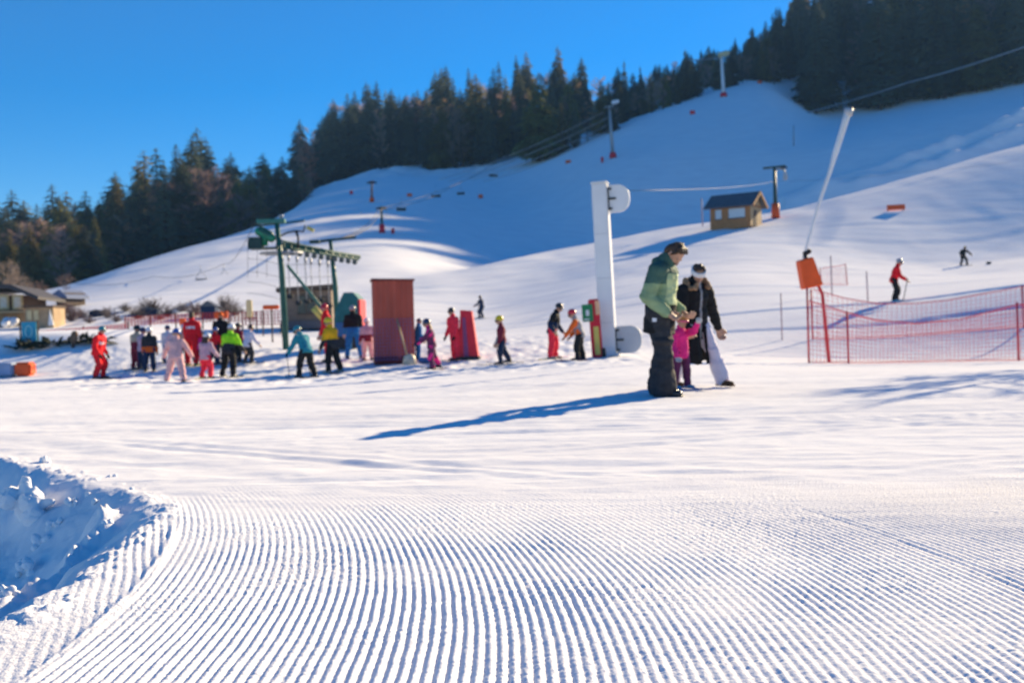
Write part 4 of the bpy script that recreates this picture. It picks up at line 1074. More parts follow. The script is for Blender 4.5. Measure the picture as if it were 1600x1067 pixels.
# --- tall white post with rounded panels
g = ground(952, 556, 27); D = g.y
top = P(937, 288, D)
hgt = top.z - g.z
ux = D / F
post = thing('panel_post', g, 'tall square white metal post with rounded white panels at head and foot', 'post')
tilt = math.atan2(top.x - g.x, hgt)
post.rotation_euler = (0, tilt, R(-14))
w = 24 * ux
m = MB().box((0, 0, hgt / 2), (w, w, hgt), bevel=.03).box((0, 0, hgt + .03), (w * 1.08, w * 1.08, .06), bevel=.02).box((0, 0, .03), (w * 1.35, w * 1.35, .06))
m.build('pole', M_WHITEP, post)
m = MB()
for z in (.9, 2.1, 3.3): MB().box((0, -w / 2 - .004, z), (w * .8, .008, .012)).build('seam', M_GREYP, post)
def dpanel(zc, ht, wd, m_, name):
    x0 = w / 2 + .02; r = ht * .42
    poly = [(x0, zc + ht / 2)] + [(x0 + wd - r + r * math.cos(a), zc + ht / 2 - r + r * math.sin(a)) for a in np.linspace(R(90), 0, 7)] + \
           [(x0 + wd - r + r * math.cos(a), zc - ht / 2 + r + r * math.sin(a)) for a in np.linspace(0, R(-90), 7)] + [(x0, zc - ht / 2)]
    pn = MB().prism(poly, .12).build(name, m_, post)
    bk = MB().box((x0 - .02, -.07, zc), (.06, .05, ht * .82)).box((x0 + .10, -.075, zc), (.20, .04, .05)).box((x0 + .03, -.07, zc + ht * .36), (.12, .05, .05)).box((x0 + .03, -.07, zc - ht * .36), (.12, .05, .05))
    bk.build('bracket', M_DARK, pn)
dpanel(hgt - .42, .74, .56, M_WHITEP, 'upper_panel')
dpanel(.42, .74, .68, M_GREYP, 'lower_panel')

# --- padded red board with the green sign
g = ground(934, 560, 26.4); ux = g.y / F
b = thing('sign_board', g, 'narrow red padded board carrying a green sign and a yellow stripe beside the white post', 'sign', rot=(0, R(-3), R(-10)))
MB().box((0, 0, 47 * ux), (17 * ux, .09, 92 * ux), bevel=.03).build('board', M_REDPAD, b)
MB().box((.02, -.055, 28 * ux), (8 * ux, .02, 44 * ux), bevel=.006).build('stripe', M_YEL, b)
sg_ = MB().box((-10 * ux, -.08, 72 * ux), (17 * ux, .03, 27 * ux), bevel=.006).build('sign_face', M_SIGNG, b)
MB().box((-10 * ux, -.097, 72 * ux), (5 * ux, .004, 9 * ux)).box((-12 * ux, -.097, 62 * ux), (9 * ux, .004, 2 * ux)).build('emblem', M_LIGHT if 'M_LIGHT' in globals() else M_WHITEP, sg_)
MB().box((6 * ux, -.06, 79 * ux), (7 * ux, .03, 22 * ux), bevel=.01).build('plaque', mat('peach_plaque', (.75, .42, .25), .6), b)
MB().box((8 * ux, .04, 5 * ux), (10 * ux, .12, 22 * ux), bevel=.02).build('foot_pad', M_DARK, b)

# --- corrugated red cabin with blue net and shovel
g = ground(616, 568, 27.5); ux = g.y / F
cab = thing('red_cabin', g, 'dark red corrugated sheet metal cabin with a blue net across its lower half', 'cabin', rz=R(10))
cw, cd, ch = 60 * ux, 52 * ux, 128 * ux
vs, fs = [], []
n = 22
loop = []
for (x0, y0, x1, y1) in ((-1, -1, 1, -1), (1, -1, 1, 1), (1, 1, -1, 1), (-1, 1, -1, -1)):
    for k in range(n):
        t = k / n; q = .02 if (k % 4) < 2 else 0.0
        nx, ny = (y1 - y0) / 2, -(x1 - x0) / 2
        loop.append((((x0 + (x1 - x0) * t) * cw / 2 + nx * q), ((y0 + (y1 - y0) * t) * cd / 2 + ny * q)))
L = len(loop)
wl = MB().add([(x, y, 0) for x, y in loop] + [(x, y, ch) for x, y in loop], [(i, (i + 1) % L, L + (i + 1) % L, L + i) for i in range(L)])
wl.build('wall', M_REDCAB, cab)
MB().box((0, 0, .12), (cw + .05, cd + .05, .24)).build('plinth', mat('rusty_red_plinth', (.12, .012, .012), .7), cab)
MB().box((0, 0, ch + .03), (cw + .12, cd + .12, .06), rot=(0, R(1.5), 0)).build('roof', mat('dull_red_roof', (.14, .02, .02), .6), cab)
MB().box((cw * .12, -cd / 2 - .03, ch * .52), (.05, .03, ch * .9)).build('door_trim', M_REDCAB, cab)
nt = MB()
for k in range(13): nt.tube([(-cw / 2 - .05, -cd / 2 - .07, .14 + k * .1), (cw / 2 + .02, -cd / 2 - .07, .14 + k * .1)], .005, 4)
for k in range(12): nt.tube([(-cw / 2 - .05 + k * .1, -cd / 2 - .07, .1), (-cw / 2 - .05 + k * .1, -cd / 2 - .07, 1.36)], .005, 4)
nt.build('safety_net', M_BLUENET, cab)
a = P(620, 498, g.y - .62); f_ = ground(641, 570, g.y - 1.1); 
sh = thing('snow_shovel', f_, 'snow shovel with a long wooden handle leaning against the red cabin', 'shovel')
MB().tube([(-.08, 0, .25), a - f_], .028, 8).build('handle', M_SHAFT, sh, True)
s_ = MB(); 
vs = []
for i, (z, hw, yy) in enumerate(((.30, .06, .02), (.24, .15, .0), (.0, .20, -.05))):
    for x in (-1, -.5, 0, .5, 1): vs.append((x * hw - .02, yy - .07 * (1 - x * x) + .05, z))
fs = [(r_ * 5 + q, r_ * 5 + q + 1, r_ * 5 + q + 6, r_ * 5 + q + 5) for r_ in range(2) for q in range(4)]
o = s_.add(vs, fs).build('blade', mat('cream_shovel_blade', (.70, .58, .42), .5), sh, True); o.modifiers.new('s', 'SOLIDIFY').thickness = .025

# --- red padded mat behind the coral-suited adult, and the low blue kerb pad
g = ground(732, 562, 29.5); ux = g.y / F
mt = thing('padded_mat', g, 'tall red padded mat with slanting sides standing behind the coral-suited adult', 'mat', rz=R(-8))
MB().prism([(-16 * ux, 0), (17 * ux, 0), (8 * ux, 76 * ux), (-10 * ux, 78 * ux)], .22).build('pad', M_REDPAD, mt)
MB().prism([(-6 * ux, 4 * ux), (2 * ux, 4 * ux), (-2 * ux, 66 * ux), (-7 * ux, 66 * ux)], .01, Matrix.Translation((0, -.118, 0))).build('strip', mat('purple_strip', (.22, .05, .16), .6), mt)
MB().box((0, -.02, .05), (38 * ux, .34, .1), bevel=.02).build('foot', M_DARK, mt)
for (px, py, d, wpx, hpx, lab) in ((668, 566, 28.2, 30, 8, 'low blue padded kerb at the foot of the red cabin'),):
    g = ground(px, py, d); ux = g.y / F
    tag(MB().box((0, 0, hpx * ux / 2), (wpx * ux, .4, hpx * ux), bevel=.04).build('kerb_pad', mat('blue_pad', (.03, .12, .35), .6), None, False, g), lab, 'pad')

# --- drag lift station
D = 36.0; ux = D / F
g = ground_d(447, D)
lift = thing('drag_lift_station', g, 'dark green steel drive station of the drag lift with two masts and a roller beam', 'ski lift')
def Lp(px, py, dd=0.0): return P(px, py, D + dd) - g
z0 = 0.0
foot1 = Lp(447, 548); foot1.z = -.1
MB().tube([foot1, Lp(440, 420), Lp(432, 343)], [.115, .105, .085], 10).build('mast', M_TEAL, lift, True)
foot2 = Lp(529, 540, 2.5); foot2.z = Hs(g.x + foot2.x, g.y + foot2.y) - g.z - .1
MB().tube([foot2, Lp(523, 440, 2.5), Lp(516, 374, 2.5)], [.11, .10, .07], 10).build('mast', M_TEAL, lift, True)
MB().box((Lp(413, 346) + Lp(434, 346)) / 2, (44 * ux, .20, .16)).build('crossarm', mat('pale_teal_steel', (.03, .17, .15), .5), lift)
MB().tube([Lp(392, 354, .6), Lp(440, 349, .4), Lp(476, 345, .2)], .035, 6).build('crossarm', M_TEALD, lift)
MB().tube([Lp(484, 379, 2.2), Lp(516, 375, 2.5), Lp(556, 371, 2.7)], .05, 6).build('crossarm', M_TEALD, lift)
MB().box(Lp(492, 378, 2.2), (16 * ux, .25, .12)).build('arm_pad', M_TEALD, lift)
MB().cap(Lp(438, 338), .07, Lp(440, 338), .07).build('lamp', M_STEEL, lift, True)
mo = MB().cap(Lp(405, 362), .16, Lp(424, 372), .16, n=16).tube([Lp(413, 362), Lp(413, 384)], .13, 12).build('motor', M_GREENMOTOR, lift, True)
mm = MB()
for k in range(5): mm.cap(Lp(408 + k * 3, 361 + k * 1.6), .17, Lp(408.6 + k * 3, 361.3 + k * 1.6), .17, n=14)
mm.build('fin', M_TEAL, mo, True)
MB().box(Lp(401, 380), (20 * ux, .5, 17 * ux), bevel=.02).build('gearbox', M_TEALD, lift)
MB().box(Lp(414, 388.5), (46 * ux, .6, .05)).tube([Lp(388, 388, -.3), Lp(388, 374, -.3), Lp(398, 372, -.3)], .015, 5).build('platform', M_TEALD, lift)
p0, p1 = Lp(433, 386), Lp(561, 406, 3.4)
nb = (p1 - p0).normalized()
bm_ = MB().tube([p0 + Vector((0, -.12, 0)), p1 + Vector((0, -.12, 0))], .05, 6).tube([p0 + Vector((0, .12, .12)), p1 + Vector((0, .12, .12))], .085, 6).tube([p0 + Vector((0, 0, .26)), p0.lerp(p1, .62) + Vector((0, 0, .16))], .04, 6)
for k in range(12):
    q = p0.lerp(p1, k / 12); bm_.tube([q + Vector((0, -.12, 0)), q + Vector((0, 0, .26 - .015 * k))], .02, 5); bm_.tube([q + Vector((0, -.12, 0)), q + Vector((0, .12, .12))], .02, 5)
bm_.build('roller_beam', M_TEAL, lift)
for k in range(11):
    q = p0.lerp(p1, .10 + .085 * k) + Vector((0, -.16, -.13))
    MB().tube([q - Vector((0, .05, 0)), q + Vector((0, .05, 0))], [.10, .10], 14).build('roller', mat('worn_roller', (.10, .12, .12), .5), lift)
MB().tube([Lp(450, 416), Lp(512, 492, -2.4)], .055, 8).build('brace', mat('worn_green_steel', (.05, .17, .12), .5), lift, True)
wheel = MB(); c = Lp(440, 396, .7)
pts = [c + Vector((math.cos(a) * .75, math.sin(a) * .75, math.sin(a) * .02)) for a in np.linspace(0, 2 * math.pi, 25)]
wheel.tube(pts, .05, 6, caps=False)
for k in range(5): wheel.tube([c, pts[k * 5 - (k > 4)]], .025, 5)
wheel.build('bullwheel', M_STEEL, lift)
MB().tube([Lp(436, 370), Lp(448, 364, .4), Lp(462, 361, .6), Lp(474, 362, .6), Lp(477, 352, .6)], .035, 6).tube([Lp(463, 362, .6), Lp(466, 372, .6), Lp(466, 388, .6)], [.06, .04, .05], 6).build('guide_arm', M_DARK, lift, True)
MB().box(Lp(485, 358, 1), (12 * ux, .1, .12), rot=(0, R(28), 0)).build('warning_plate', M_YEL, lift)
fr = MB()
for x in (387, 402, 417): fr.tube([Lp(x, 376, 1), Lp(x, 434, 1)], .007, 4)
for y in (404, 424, 440, 458): fr.tube([Lp(386, y, 1), Lp(408, y + 2, 1), Lp(440, y + 10, 1), Lp(520, y + 8, 3)], .007, 4)
fr.build('guide_wires', M_DARK, lift)
# hanging drag poles parked under the beam
for k in range(6):
    x = 450 + k * 11.7 + (k % 3) * 1.5
    q = ground_d(x, D + 3.2 + (k % 2) * .8)
    o = thing('drag_pole', P(x, 398 + k * 1.9, q.y), f'grey drag pole number with its seat disc hanging under the roller beam', 'drag pole', 'parked drag poles')
    o['label'] = 'grey steel drag pole with its disc, one of those parked under the roller beam'
    ln = rng.uniform(1.2, 1.9)
    MB().tube([(0, 0, 0), (.02, 0, -.25)], .05, 8).tube([(0, 0, -.2), (.03, 0, -ln)], .018, 6).build('pole', M_STEEL, o, True)
    MB().tube([(.03, -.02, -ln), (.03, .02, -ln - .02)], .13, 10).build('disc', M_DARK, o, True)
# padded yellow bar hanging near the queue
g2 = P(497, 487, 33)
tag(MB().tube([P(490, 481, 33) - g2, P(508, 501, 33) - g2], .11, 10).build('padded_bar', M_YEL, None, True, g2), 'short yellow padded bar on the slanting brace above the red helmet', 'pad')

# --- lift operator's wooden cabin behind the station
D2 = 50.0; ux = D2 / F
g = ground_d(483, D2); hh = g.z - P(483, 437, D2).z
cabn = thing('operator_cabin', g, 'brown timber operator cabin with a dark window behind the drag lift station', 'cabin', rz=R(6))
H_ = -hh
MB().box((0, 0, H_ * .38), (76 * ux, 2.0, H_ * .76)).build('wall', mat('grey_brown_boards', (.20, .145, .105), .8, .3, 3, stretch=(1, 1, 6)), cabn)
wf = MB().box((0, -1.02, H_ * .48), (26 * ux, .06, 28 * ux)).build('window', M_GLASS, cabn)
MB().box((0, -1.05, H_ * .48 + 14.5 * ux), (28 * ux, .06, .07)).box((0, -1.05, H_ * .48 - 14.5 * ux), (28 * ux, .06, .07)).box((0, -1.055, H_ * .48), (.05, .05, 28 * ux)).build('frame', M_WOODD, wf)
MB().box((28 * ux, -1.02, H_ * .34), (14 * ux, .05, H_ * .6)).build('door', M_WOODD, cabn)
MB().prism([(-44 * ux, H_ * .74), (44 * ux, H_ * .80), (44 * ux, H_ * .88), (-44 * ux, H_ * .82)], 2.6).build('roof', M_WOODD, cabn)
MB().box((0, -1.1, H_ * .08), (72 * ux, .06, H_ * .16)).build('plinth', mat('grey_plinth', (.12, .11, .12), .8), cabn)

# --- teal covered machine behind the queue
g = ground_d(548, 36); ux = g.y / F
mc = thing('covered_machine', g, 'machine under a teal tarpaulin with a red rear panel behind the lift queue', 'machine')
z1 = (ground_d(548, 36) and (proj(g)[1] - 458)) * ux
MB().prism([(-20 * ux, .2), (18 * ux, .2), (18 * ux, z1 * .9), (10 * ux, z1), (-4 * ux, z1), (-16 * ux, z1 * .72), (-20 * ux, z1 * .55)], 1.3).build('cover', M_TARP, mc)
MB().box((19.5 * ux, 0, z1 * .62), (3 * ux, 1.35, z1 * .5)).build('rear_panel', M_REDPAD, mc)
MB().box((-4 * ux, -.67, z1 * .3), (26 * ux, .05, z1 * .34)).build('side_panel', mat('blue_panel', (.03, .12, .30), .6), mc)
for x in (-12, 10):
    MB().tube([(x * ux, -.72, .22), (x * ux, .72, .22)], .22, 14).build('wheel', M_DARK, mc)

# --- snow lance with its orange padding
D = 31.0; ux = D / F
gl = ground(1288, 566, D); D = gl.y; ux = D / F
lan = thing('snow_lance', gl, 'slender snowmaking lance leaning over an orange padded block', 'snow lance')
def Lq(px, py, dd=0): return P(px, py, D + dd) - gl
MB().tube([Lq(1255, 404), Lq(1262, 380), Lq(1279, 320), Lq(1297, 268), Lq(1305, 240), Lq(1320, 192), Lq(1325, 172)], [.035, .04, .045, .05, .075, .085, .09], 10).build('lance_pipe', M_WHITEP, lan, True)
MB().tube([Lq(1325, 181), Lq(1326.5, 170)], [.115, .12], 12).build('nozzle_head', M_GREYP, lan, True)
MB().cap(Lq(1258, 396), .07, Lq(1264, 393), .07).tube([Lq(1257, 398), Lq(1262, 410)], .06, 8).build('pivot', M_DARK, lan, True)
MB().tube([Lq(1262, 408), Lq(1285, 460), Lq(1296, 572)], [.05, .05, .055], 8).build('stand_post', mat('red_steel', (.45, .03, .04), .5), lan, True)
poly = [Lq(1244, 408), Lq(1266, 402), Lq(1282, 446), Lq(1252, 453)]
pd = MB(); q = [(p_.x, p_.z) for p_ in poly][::-1]
o = pd.prism(q, .42, Matrix.Translation((0, -.1, 0))).build('pad', M_ORANGE, lan); bv = o.modifiers.new('b', 'BEVEL'); bv.width = .05; bv.segments = 3

# --- red safety nets
def net(label, posts, tops, d, rows, stepm, group=None, mid=None):
    """posts: (px, py top, py base); tops: (px, py) sagging top line"""
    p0 = ground(posts[0][0], posts[0][2], d)
    root = thing('safety_net', p0, label, 'safety net', group)
    xs = [q[0] for q in tops]; ys = [q[1] for q in tops]
    for px, pt, pb in posts:
        b = ground_d(px, p0.y); t = P(px - 3, pt, p0.y)
        MB().tube([b - p0 - Vector((0, 0, .1)), t - p0], .028, 8).build('post', mat('red_net_post', (.55, .03, .05), .5), root, True)
    dense = np.arange(xs[0], xs[-1], stepm * F / p0.y)
    topw = [P(x, float(np.interp(x, xs, ys)) - 0, p0.y) for x in dense]
    botw = [ground_d(x, p0.y) + Vector((0, 0, .03)) for x in dense]
    r_ = random.Random(3)
    nm = MB()
    for a, b in zip(topw, botw): nm.tube([a - p0, a.lerp(b, .5) - p0 + Vector((r_.uniform(-.02, .02), r_.uniform(-.03, .03), 0)), b - p0], .0045, 4, caps=False)
    for k in range(rows):
        t = (k + .5) / rows
        nm.tube([a.lerp(b, t + .012 * math.sin(i * .35 + k)) - p0 + Vector((0, .02 * math.sin(i * .6 + k * 2), 0)) for i, (a, b) in enumerate(zip(topw, botw))], .0045, 4, caps=False)
    nm.build('netting', M_REDNET, root)
    MB().tube([a - p0 for a in topw], .018, 6).build('top_rope', M_REDNET, root, True)
    MB().tube([b - p0 for b in botw], .014, 6).build('bottom_rope', M_REDNET, root, True)
    return root
net('red safety net between slim red posts along the foot of the slope', [(1264, 449, 567), (1326, 486, 568), (1592, 472, 560), (1760, 465, 556)], [(1264, 470), (1326, 489), (1370, 500), (1430, 505), (1500, 499), (1592, 475), (1680, 480), (1760, 468)], 28.4, 13, .105)
net('second red safety net strung higher behind the first one', [(1270, 452, 530), (1600, 446, 520), (1700, 440, 510)], [(1270, 452), (1320, 466), (1370, 474), (1430, 474), (1480, 469), (1600, 447), (1700, 440)], 31.5, 10, .16)
for px, pt, pb, d in ((1222, 458, 536, 32), (1356, 424, 466, 41), (1300, 400, 440, 46), (1098, 310, 340, 100)):
    b = ground_d(px, d); t = P(px - 2, pt, d)
    if t.z - b.z > .4:
        tag(MB().tube([Vector((0, 0, -.05)), t - b], .022 * d / 32, 6).build('slalom_pole', mat('grey_pink_pole', (.45, .32, .34), .6), None, True, b), {1222: 'thin pinkish marker pole between the woman and the orange pad', 1356: 'thin grey marker pole on the slope beside the red-jacketed skier', 1300: 'thin grey marker pole behind the orange pad', 1098: 'thin pale marker pole near the wooden hut'}[px], 'pole')
# faint pink net strip on the slope behind the lance
b = ground_d(1300, 44); 
net('short faded pink net strip on the slope behind the snow lance', [(1284, 418, 445), (1324, 412, 440)], [(1284, 419), (1324, 413)], 44, 8, .12)

# --- wooden hut on the crest
g = ground(1150, 354, 95); ux = g.y / F
hut = thing('wooden_hut', g - Vector((0, 0, .2)), 'small larch wood hut with a blue grey pitched roof on the crest of the slope', 'hut', rz=R(-34))
LW, DW, HW = 62 * ux, 50 * ux, 34 * ux
bx_ = MB()
bx_.box((-LW / 2, 0, HW * .5), (.14, DW, HW)).box((LW / 2, 0, HW * .5), (.14, DW, HW)).box((0, DW / 2, HW * .5), (LW, .14, HW))
bx_.box((0, -DW / 2, HW * .16), (LW, .14, HW * .46)).box((0, -DW / 2, HW * .93), (LW, .14, HW * .16)).box((-LW * .44, -DW / 2, HW * .6), (LW * .12, .138, HW * .6)).box((-LW * .12, -DW / 2, HW * .6), (LW * .18, .138, HW * .6)).box((LW * .45, -DW / 2, HW * .6), (LW * .1, .138, HW * .6))
bx_.build('wall', M_WOOD, hut)
rise = 17 * ux
for x in (-LW / 2, LW / 2):
    gb = MB().prism([(-DW / 2, HW), (DW / 2, HW), (0, HW + rise)], .13, Matrix.Translation((x, 0, 0)) @ Matrix.Rotation(R(90), 4, 'Z')).build('gable', M_WOODL, hut)
MB().box((LW / 2 + .09, 0, HW * .45), (.05, DW * .96, HW * .88)).build('end_cladding', M_WOODL, hut)
MB().box((LW / 2 + .13, -DW * .1, HW * .38), (.05, DW * .24, HW * .72)).build('door', M_WOODD, hut)
for x0, x1 in ((-.38, -.21), (-.03, .40)):
    f_ = MB().box(((x0 + x1) / 2 * LW, -DW / 2 + .02, HW * .62), ((x1 - x0) * LW, .05, HW * .44)).build('window', mat('pale_window', (.55, .58, .62), .2, .1), hut)
    MB().box(((x0 + x1) / 2 * LW, -DW / 2 - .09, HW * .39), ((x1 - x0) * LW + .1, .08, .08)).build('sill', M_WOODD, f_)
for sg in (-1, 1):
    L_ = math.hypot(DW / 2 + .5, rise * (1 + .5 / (DW / 2)))
    an = math.atan2(rise, DW / 2)
    MB().box((0, sg * (DW / 4 + .18), HW + rise * .5 - .02), (LW + 1.1, L_, .14), rot=(-sg * an, 0, 0)).build('roof', M_ROOF, hut)
    MB().box((LW / 2 + .58, sg * (DW / 4 + .18), HW + rise * .5 - .02), (.08, L_, .24), rot=(-sg * an, 0, 0)).build('bargeboard', M_WOOD, hut)

# --- lift pylons on the slopes
def pylon(px, pt, pb, d, label, padh=.2, arm=True, m=M_TEALD, pad=M_REDPAD, w=6.0, lean=-2, flat_=False):
    g = ground_d(px, d) if flat_ else ground(px, pb, d); ux = g.y / F
    t = P(px + lean, pt, g.y) - g
    o = thing('lift_pylon', g, label, 'lift pylon', 'lift pylons on the slopes')
    MB().tube([(0, 0, -.3), t * .5, t], [w * .5 * ux, w * .42 * ux, w * .32 * ux], 10).build('mast', m, o, True)
    if padh:
        MB().tube([(0, 0, 0), t * padh], [w * .95 * ux, w * .85 * ux], 12).build('pad', pad, o, True)
    if arm:
        a = MB().box(t - Vector((0, 0, 1.5 * ux)), (26 * ux * arm, .5, 2.4 * ux), rot=(0, R(-6), R(8)))
        a.build('crossarm', m, o)
        for sx in (-1, 1):
            for k in range(3):
                MB().tube([t + Vector((sx * 11 * ux * arm + (k - 1) * 3 * ux, -.35, -3.2 * ux)), t + Vector((sx * 11 * ux * arm + (k - 1) * 3 * ux, -.15, -3.2 * ux))], 1.6 * ux, 10).build('roller', M_DARK, o)
    return o, g, t
o, g, t = pylon(1212, 260, 341, 95, 'green lift pylon with a red foot pad beside the wooden hut', .28, 1.3, M_TEALD, M_ORANGE, 7)
ux = g.y / F
MB().tube([t + Vector((2 * ux, 0, -6 * ux)), t + Vector((8 * ux, 0, -4 * ux)), t + Vector((15 * ux, 0, -6 * ux)), t + Vector((18 * ux, 0, -14 * ux))], 1.3 * ux, 6).build('bracket', M_STEEL, o, True)
MB().box(t + Vector((17 * ux, 0, -17 * ux)), (7 * ux, .4, 10 * ux), bevel=.1).build('floodlight', M_GREYP, o)
o, g, t = pylon(958, 166, 247, 196, 'grey lift pylon with a red foot pad on the edge of the shaded slope', .1, .5, M_STEEL, M_REDPAD, 6, -6)
MB().cap(t + Vector((.8, -.4, .6)), .42, t + Vector((1.6, -.4, .8)), .42).build('lamp', M_WHITEP, o, True)
o, g, t = pylon(1131, 90, 139, 272, 'pale lift pylon with a lamp at the top of the piste', .1, 0, M_WHITEP, M_REDPAD, 6, -4, True)
MB().cap(t + Vector((-.3, -.6, .5)), .75, t + Vector((1.4, -.6, .9)), .75).tube([t + Vector((0, 0, -.4)), t + Vector((.3, -.3, .7))], .25, 8).build('lamp', M_CREAM, o, True)
MB().tube([t + Vector((0, 0, -.3)), t + Vector((-9, 0, -.6))], .12, 6).build('arm', M_STEEL, o)
pylon(597, 323, 364, 117, 'short dark lift pylon with a red foot pad amid the light streaks', .32, .35, M_TEALD, M_REDPAD, 5, -1)
pylon(581, 283, 316, 166, 'rusty orange topped lift pylon standing against the shaded snow', .22, .3, mat('rusty_pylon_steel', (.30, .10, .05), .6), M_ORANGE, 4, 0)
pylon(1240, 196, 228, 196, 'slim grey marker mast on the shaded slope', 0, 0, M_STEEL, M_REDPAD, 2.2, 0)

# --- chairs of the chairlift
def chair(px, py, d, wpx, label, hpx=28):
    """px, py is the seat"""
    c = P(px, py, d); ux = d / F; w = wpx * ux
    o = thing('lift_chair', c, label, 'lift chair', 'chairs of the chairlift', R(rng.uniform(-12, 12)))
    MB().box((0, 0, 0), (w, .42, .09), bevel=.02).build('seat', M_DARK, o)
    MB().box((0, .22, .24), (w, .07, .34), rot=(R(-8), 0, 0), bevel=.02).build('backrest', M_DARK, o)
    MB().tube([(-w / 2, .1, 0), (-w / 2, .15, .5), (-w * .1, .1, .95), (0, 0, 1.1), (0, 0, hpx * ux)], .025, 6).tube([(w / 2, .1, 0), (w / 2, .15, .5), (w * .1, .1, .95), (0, 0, 1.1)], .025, 6).build('hanger', M_STEEL, o, True)
chair(314, 443, 82, 17, 'dark lift chair hanging low over the sunlit slope, the one nearer the timber house')
chair(350, 441, 86, 18, 'dark lift chair hanging low over the sunlit slope, the one nearer the drag lift')
for px, py, w, lab in ((565, 351, 15, 'empty lift chair just below the short dark pylon'), (604, 347, 17, 'empty lift chair beside the short dark pylon'), (627, 329, 15, 'empty lift chair left of a pair above the light streaks'),
                       (667, 326, 14, 'empty lift chair right of a pair above the light streaks'), (681, 308, 15, 'empty lift chair above the pair, below the wood'), (720, 304, 12, 'lift chair with a red covered seat on the shaded slope'), (771, 276, 14, 'empty lift chair under the cables at the edge of the wood')):
    chair(px, py, 145 if px < 640 else 180, w, lab, 20)

# --- cables
cable('tow rope running from the white post past the pylon of the hut up the slope', [(976, 298, 27), (1212, 283, 95), (1400, 271, 105), (1700, 238, 120)], .009, M_CABLED, .2)
cable('thick pale chairlift cable crossing in front of the tall dark wood', [(1262, 176, 262), (1420, 129, 220), (1600, 74, 180), (1720, 36, 160)], .12, M_CABLE, .3)
cable('thin dark cable just above the pale chairlift cable', [(1300, 150, 262), (1430, 108, 220), (1600, 58, 185), (1720, 22, 165)], .06, M_CABLED, .2)
for k, (a, b) in enumerate((((686, 281), (942, 176)), ((700, 284), (950, 184)), ((735, 281), (948, 196)), ((755, 284), (952, 204)))):
    cable(['uppermost', 'second', 'third', 'lowest'][k] + ' of the four cables rising across the wood to the grey pylon', [(a[0], a[1], 205), (b[0], b[1], 196)], .055, M_CABLE, 1.0, 'cables across the wood')

cable('thin chairlift cable sagging over the streaked slope to the grey pylon', [(521, 374, 40), (597, 325, 117), (770, 258, 190), (955, 172, 196)], .03, M_CABLED, .8)
cable('second thin chairlift cable running just below the first over the streaked slope', [(486, 380, 40), (591, 329, 117), (720, 284, 186), (950, 176, 196)], .03, M_CABLED, .8)
cable('thin chairlift cable hanging low across the sunlit left slope', [(398, 349, 38), (350, 412, 84), (240, 432, 86), (100, 440, 90)], .015, M_CABLED, .5)
# --- small marks on the slopes
def marker(px, py, d, wpx, hpx, m, label, name='marker_pad', cat='marker', dep=.3):
    g = ground(px, py + hpx / 2, d); ux = g.y / F
    tag(MB().box((0, 0, hpx * ux / 2), (wpx * ux, dep, hpx * ux), bevel=min(.06, hpx * ux * .2)).build(name, m, None, False, g), label, cat)
g = ground(1400, 330, 105, .8, 1.3); ux = g.y / F
fl = thing('orange_banner', g, 'orange banner strip on two short stakes on the upper slope', 'banner')
MB().box((0, 0, 6 * ux), (28 * ux, .06, 8 * ux), rot=(0, R(-2), 0)).build('strip', M_ORANGE, fl)
for sx in (-12, 12): MB().tube([(sx * ux, .05, -.2), (sx * ux, .05, 9 * ux)], .04, 6).build('stake', M_DARK, fl)
for px, py, d, w, h, m, lab in ((640, 305, 190, 8, 5, M_ORANGE, 'small orange pad on the snow crest below the wood'), (751, 307, 200, 7, 6, M_ORANGE, 'small orange pad on the shaded snow under the cables'), (549, 301, 170, 5, 6, M_REDPAD, 'tiny red pad on the crest near the rusty pylon'),
                                (888, 253, 240, 9, 5, M_ORANGE, 'orange pad at the edge of the wood near the grey pylon'), (941, 250, 205, 4, 9, M_REDPAD, 'thin red marker beside the grey pylon'), (1082, 176, 235, 8, 6, M_REDPAD, 'dull red pad on the upper shaded slope'),
                                (1187, 129, 290, 7, 4, M_ORANGE, 'tiny orange pad at the top of the piste'), (614, 361, 118, 5, 8, M_REDPAD, 'faint pink marker beside the short dark pylon'), (1545, 411, 79, 6, 4, M_DARK, 'small dark object lying on the slope beside the black skier')):
    marker(px, py, d, w, h, m, lab)

# --- left: padded barrier in orange and blue white
g = ground(10, 588, 32); ux = g.y / F
bar = thing('padded_barrier', ground(12, 588, g.y), 'low padded barrier, one end orange and the rest blue white', 'barrier', rz=R(4))
MB().box((-18 * ux, 0, 11 * ux), (62 * ux, .5, 20 * ux), bevel=.06).build('padding', M_BLUEPAD, bar)
MB().box((27 * ux, 0, 11 * ux), (25 * ux, .52, 21 * ux), bevel=.06).build('padding', M_ORANGE, bar)

# --- timber house with cream walls
g = ground_d(8, 55); ux = g.y / F
hz = (proj(g)[1] - 449) * ux
house = thing('timber_house', g - Vector((0, 0, .1)), 'timber house with cream window bays, a tan ground floor and a dark sloping roof', 'house', rz=R(12))
MB().box((-2.2, 2.5, hz * .42), (6.4, 5, hz * .84)).build('wall', mat('brown_chalet_boards', (.14, .085, .055), .8, .3, 4, stretch=(1, 1, 6)), house)
MB().box((-1.9, -.06, hz * .18), (6.9, .16, hz * .36)).build('ground_floor', M_STONE, house)
for k, x in enumerate((-62, -41, -20, 0, 20)):
    f_ = MB().box((x * ux, -.08, hz * .66), (15 * ux, .14, 23 * ux)).build('window', M_CREAM, house)
    MB().box((x * ux, -.165, hz * .66), (9 * ux, .03, 16 * ux)).build('pane', mat('pale_blind', (.68, .64, .56), .5), f_)
MB().box((-1.9, -.5, hz * .40), (7.0, .95, .12)).build('balcony', M_WOODL, house)
